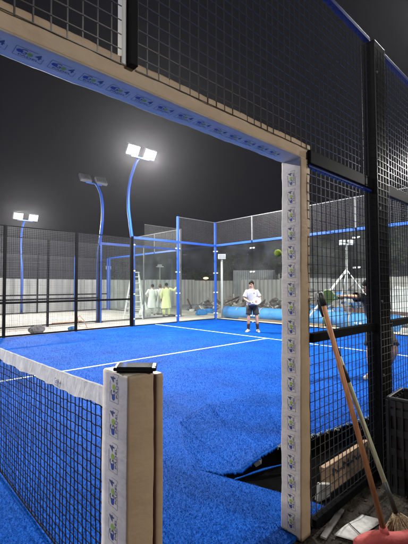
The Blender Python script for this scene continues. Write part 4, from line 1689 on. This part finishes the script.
# ---- player behind the heavy post, arm stretched out with a green racket
p2 = empty('person', (4.78, 1.25, 0.006), face_cam(4.78, 1.25), 'player in black shirt behind the heavy fence post, arm stretched out sideways', 'person', scale=0.86)
J4 = dict(hip=(-0.04, 0.05, 0.90), chest=(-0.10, 0.02, 1.23), neck=(-0.155, 0.0, 1.44), head=(-0.195, -0.02, 1.555),
          lsh=(-0.29, 0.0, 1.37), lel=(-0.43, -0.18, 1.385), lwr=(-0.555, -0.40, 1.40), lhand=(-0.62, -0.48, 1.395),
          rsh=(0.07, 0.05, 1.36), rel=(0.06, 0.18, 1.12), rwr=(-0.03, 0.0, 1.02), rhand=(-0.06, -0.08, 1.0),
          lhp=(-0.13, 0.05, 0.84), lkn=(-0.20, -0.06, 0.47), lan=(-0.19, 0.04, 0.085), ltoe=(-0.27, -0.12, 0.025),
          rhp=(0.03, 0.05, 0.84), rkn=(0.19, -0.10, 0.50), ran=(0.06, 0.22, 0.15), rtoe=(0.09, 0.05, 0.03), face=(-1, -0.35, 0.05))
j, e, P, up, fw = skel(J4)
body_mesh('body', j, e, M['skin'], p2)
face_bits(p2, P, up, fw)
hair_cap(p2, P, up, fw, M['hair'])
tee_shirt(p2, P, -1, M['blackcloth'])
shorts(p2, P, M['blackcloth'], 0.8)
for s in 'lr':
    shoe(p2, P[s + 'an'], P[s + 'toe'], M['shoe'])
rk2 = empty('racket', p2.location, p2.rotation_euler.z, 'bright green padel racket in the outstretched hand behind the fence mesh', 'racket', scale=0.86)
racket(rk2, (-0.80, -0.66, 1.395), (-0.62, -0.60, 0.05), (-0.95, 0.15, 0.1), M['racket_g'], M['tape'], 0.95)

b = MB(); b.ball((0, 0, 0), 0.036, 3)
o = b.build('ball', M['ball']); o.location = (2.186, 1.197, 1.685)
tag(o, 'yellow green padel ball in flight over the court', 'ball')

# ------------------------------------------------------------------ brooms, crate, planks by the fence
def along(p, q, a, c):
    p, q = Vector(p), Vector(q)
    return p + (q - p) * a, p + (q - p) * c


br = empty('broom', (1.28, -0.12, 0), 0, 'broom with reddish wooden handle and red head leaning on the mesh', 'broom')
iv = Matrix.Translation((-1.28, 0.12, 0))
P0, P1 = Vector((1.278, -0.122, 0.045)), Vector((1.115, 0.135, 1.31))
b = MB(); b.bar(P0, P1, 0.030, n=14, r2=0.027, up=(0, 1, 0)); o = b.build('handle', M['wood'], br); o.matrix_parent_inverse = iv
b = MB(); b.bar(*along(P0, P1, 0.955, 1.012), 0.034, n=14, up=(0, 1, 0)); o = b.build('grip', M['tape'], br); o.matrix_parent_inverse = iv
b = MB()
dv = Vector((0.84, -0.52, 0)).normalized()
nv = Vector((-dv.y, dv.x, 0))
rings = []
for k in range(13):
    tt = k / 12
    c = Vector((1.278, -0.122, 0)) + dv * (-0.175 + 0.40 * tt)
    h = 0.042 + 0.018 * math.sin(math.pi * min(1, max(0, (tt - 0.0) / 0.55))) - 0.004 * math.cos(tt * 9)
    w = 0.030 if 0 < k < 12 else 0.018
    rings.append([c + nv * w * a + Vector((0, 0, z)) for a, z in ((-1, -0.018), (-1.1, 0.5 * h), (-0.7, h), (0.7, h), (1.1, 0.5 * h), (1, -0.018))])
b.loft(rings)
b.tube([P0 - Vector((0, 0, 0.01)), P0 + (P1 - P0) * 0.03], [0.026, 0.020], 12)
o = b.build('head', M['red'], br); o.matrix_parent_inverse = iv
b = MB()
rg = random.Random(2)
for i in range(260):
    c = Vector((1.278, -0.122, 0.012)) + dv * rg.uniform(-0.17, 0.22) + nv * rg.uniform(-0.03, 0.03)
    b.bar(c, c + Vector((rg.uniform(-.02, .02), rg.uniform(-.02, .02), -0.034)), 0.0022, caps=False)
o = b.build('bristles', M['red'], br); o.matrix_parent_inverse = iv

br2 = empty('broom', (1.44, -0.13, 0), 0, 'pale green stick broom with black taped bands and a straw head', 'broom')
iv = Matrix.Translation((-1.44, 0.13, 0))
P0, P1 = Vector((1.435, -0.128, 0.075)), Vector((1.135, 0.160, 1.275))
b = MB(); b.bar(P0, P1, 0.026, n=12, up=(0, 1, 0)); o = b.build('handle', M['wood2'], br2); o.matrix_parent_inverse = iv
for a, c in ((0.02, 0.16), (0.62, 0.70), (0.74, 0.88), (0.93, 1.01)):
    b = MB(); b.bar(*along(P0, P1, a, c), 0.0285, n=12, up=(0, 1, 0)); o = b.build('tape_band', M['tape'], br2); o.matrix_parent_inverse = iv
b = MB(); b.bar(*along(P0, P1, 0.885, 0.925), 0.029, n=12, up=(0, 1, 0)); o = b.build('tape_band', M['racket_g'], br2); o.matrix_parent_inverse = iv
b = MB()
for i in range(420):
    a = rg.uniform(-1, 1)
    s0 = P0 + Vector((0, 0, 0.015)) + dv * a * 0.022 + nv * rg.uniform(-0.015, 0.015)
    s1 = Vector((1.475, -0.150, -0.008)) + dv * (a * 0.12 + rg.uniform(-.015, .015)) + nv * rg.uniform(-0.03, 0.03)
    b.bar(s0, s1, 0.0030, caps=False)
o = b.build('straw_head', M['straw'], br2); o.matrix_parent_inverse = iv

# timber with lettering behind the mesh
b = MB(); b.box((0, -0.02, 0), (0.66, 0.02, 0.185), Matrix.Rotation(R(-7), 3, 'X'))
pk = b.build('timber', M['plank'], None, 0.003)
pk.location = (1.50, 0.345, -0.035)
pk.rotation_euler = (0, 0, R(-1))
tag(pk, 'brown timber board with dark stencilled letters behind the fence mesh', 'timber')
lg = MB()
rt = Matrix.Rotation(R(-7), 3, 'X')
add_text(lg, 'N-N-N-N', rt @ Vector((0.09, -0.0212, 0.105)), rt @ EX, rt @ EZ, 0.52, 0.050, 0, 0, 0.02)
lg.build('lettering', M['tape'], pk, recalc=False)
b = MB(); b.box((0, 0, 0), (0.10, 0.03, 0.11), Matrix.Rotation(R(12), 3, 'Y'))
o = b.build('wood_block', M['paper'], None, 0.004); o.location = (1.375, 0.33, -0.015); o.rotation_euler = (0, 0, R(-20))
tag(o, 'small pale block standing at the end of the lettered timber board', 'block')

# white board on the dirt
b = MB()
b.grid(lambda u, v: Vector((0.30 * u + 0.04 * v, -0.11 * v - 0.02 * u, 0.004 + 0.006 * math.sin(u * 5))), 16, 4)
b.mi = 1
pb = b.build('paper_sheet', [M['paper'], M['tape']])
so = pb.modifiers.new('solid', 'SOLIDIFY'); so.thickness = 0.003
pb.location = (1.15, 0.10, -0.012)
tag(pb, 'white sheet of board lying on the dark soil under the broom handles', 'board')
b = MB(); b.tube([(1.30, 0.10, 0.006), (1.27, 0.05, 0.008), (1.245, 0.0, 0.008), (1.22, -0.05, -0.004)], 0.003, 5)
tag(b.build('wire_offcut', M['tape']), 'thin black wire offcut curling over the white board', 'wire')
b = MB(); b.box((-0.15, -0.016, 0), (0.17, 0.016, 0.010))
o = b.build('slat', M['stone']); o.location = (1.235, 0.155, -0.012); o.rotation_euler = (0, 0, R(10))
tag(o, 'grey slat lying on the ground along the bottom of the fence mesh', 'slat')

# black crate against the heavy post
ct = empty('crate', (2.01, -0.035, -0.02), R(3), 'tall black plastic crate with slotted sides beside the heavy fence post', 'crate')
CW, CD, CH = 0.30, 0.22, 0.61


def crate_side(name, x0, y0, x1, y1):
    b = MB()
    a, c = Vector((x0, y0, 0)), Vector((x1, y1, 0))
    n = 5
    for i in range(n + 1):
        p = a + (c - a) * i / n
        b.bar(p, p + Vector((0, 0, CH)), 0.03, 0.012, up=(c - a).normalized())
    for z in (0.015, 0.14, 0.27, 0.40, 0.53, CH - 0.02):
        b.bar(a + Vector((0, 0, z)), c + Vector((0, 0, z)), 0.010, 0.045)
    d = (c - a)
    nn = Vector((d.y, -d.x, 0)).normalized()
    b.bar(a - nn * 0.012 + Vector((0, 0, CH * 0.5)), c - nn * 0.012 + Vector((0, 0, CH * 0.5)), 0.004, CH * 0.96)
    return b.build(name, M['plastic'], ct)


crate_side('side', -CW / 2, -CD / 2, CW / 2, -CD / 2)
crate_side('side', -CW / 2, CD / 2, -CW / 2, -CD / 2)
crate_side('side', CW / 2, -CD / 2, CW / 2, CD / 2)
crate_side('side', CW / 2, CD / 2, -CW / 2, CD / 2)
b = MB()
for x0, y0, x1, y1 in ((-CW / 2, -CD / 2, CW / 2, -CD / 2), (-CW / 2, CD / 2, CW / 2, CD / 2), (-CW / 2, -CD / 2 + 0.012, -CW / 2, CD / 2 - 0.012), (CW / 2, -CD / 2 + 0.012, CW / 2, CD / 2 - 0.012)):
    b.bar((x0, y0, CH + 0.012), (x1, y1, CH + 0.012), 0.022, 0.022)
b.build('rim', M['plastic'], ct, 0.006)
for x, z in ((-0.06, 0.50), (-0.06, 0.36), (0.02, 0.58)):
    b = MB(); b.bar((x, -CD / 2 - 0.012, z), (x, -CD / 2 - 0.026, z), 0.028, n=8); b.build('clip', M['steel'], ct)

# ------------------------------------------------------------------ dusty night air in the floodlights
hz = MB()
hz.box((-40, -40, -1.2), (70, 70, 9.5))
ho = hz.build('haze', [])
tag(ho, kind='stuff')
hm = bpy.data.materials.new('night_haze')
hm.use_nodes = True
hn = hm.node_tree
hn.nodes.clear()
hout = hn.nodes.new('ShaderNodeOutputMaterial')
hv = hn.nodes.new('ShaderNodeVolumePrincipled')
hv.inputs['Color'].default_value = (0.9, 0.9, 0.95, 1)
hv.inputs['Density'].default_value = 0.0005
hv.inputs['Anisotropy'].default_value = 0.80
hn.links.new(hv.outputs[0], hout.inputs['Volume'])
ho.data.materials.append(hm)
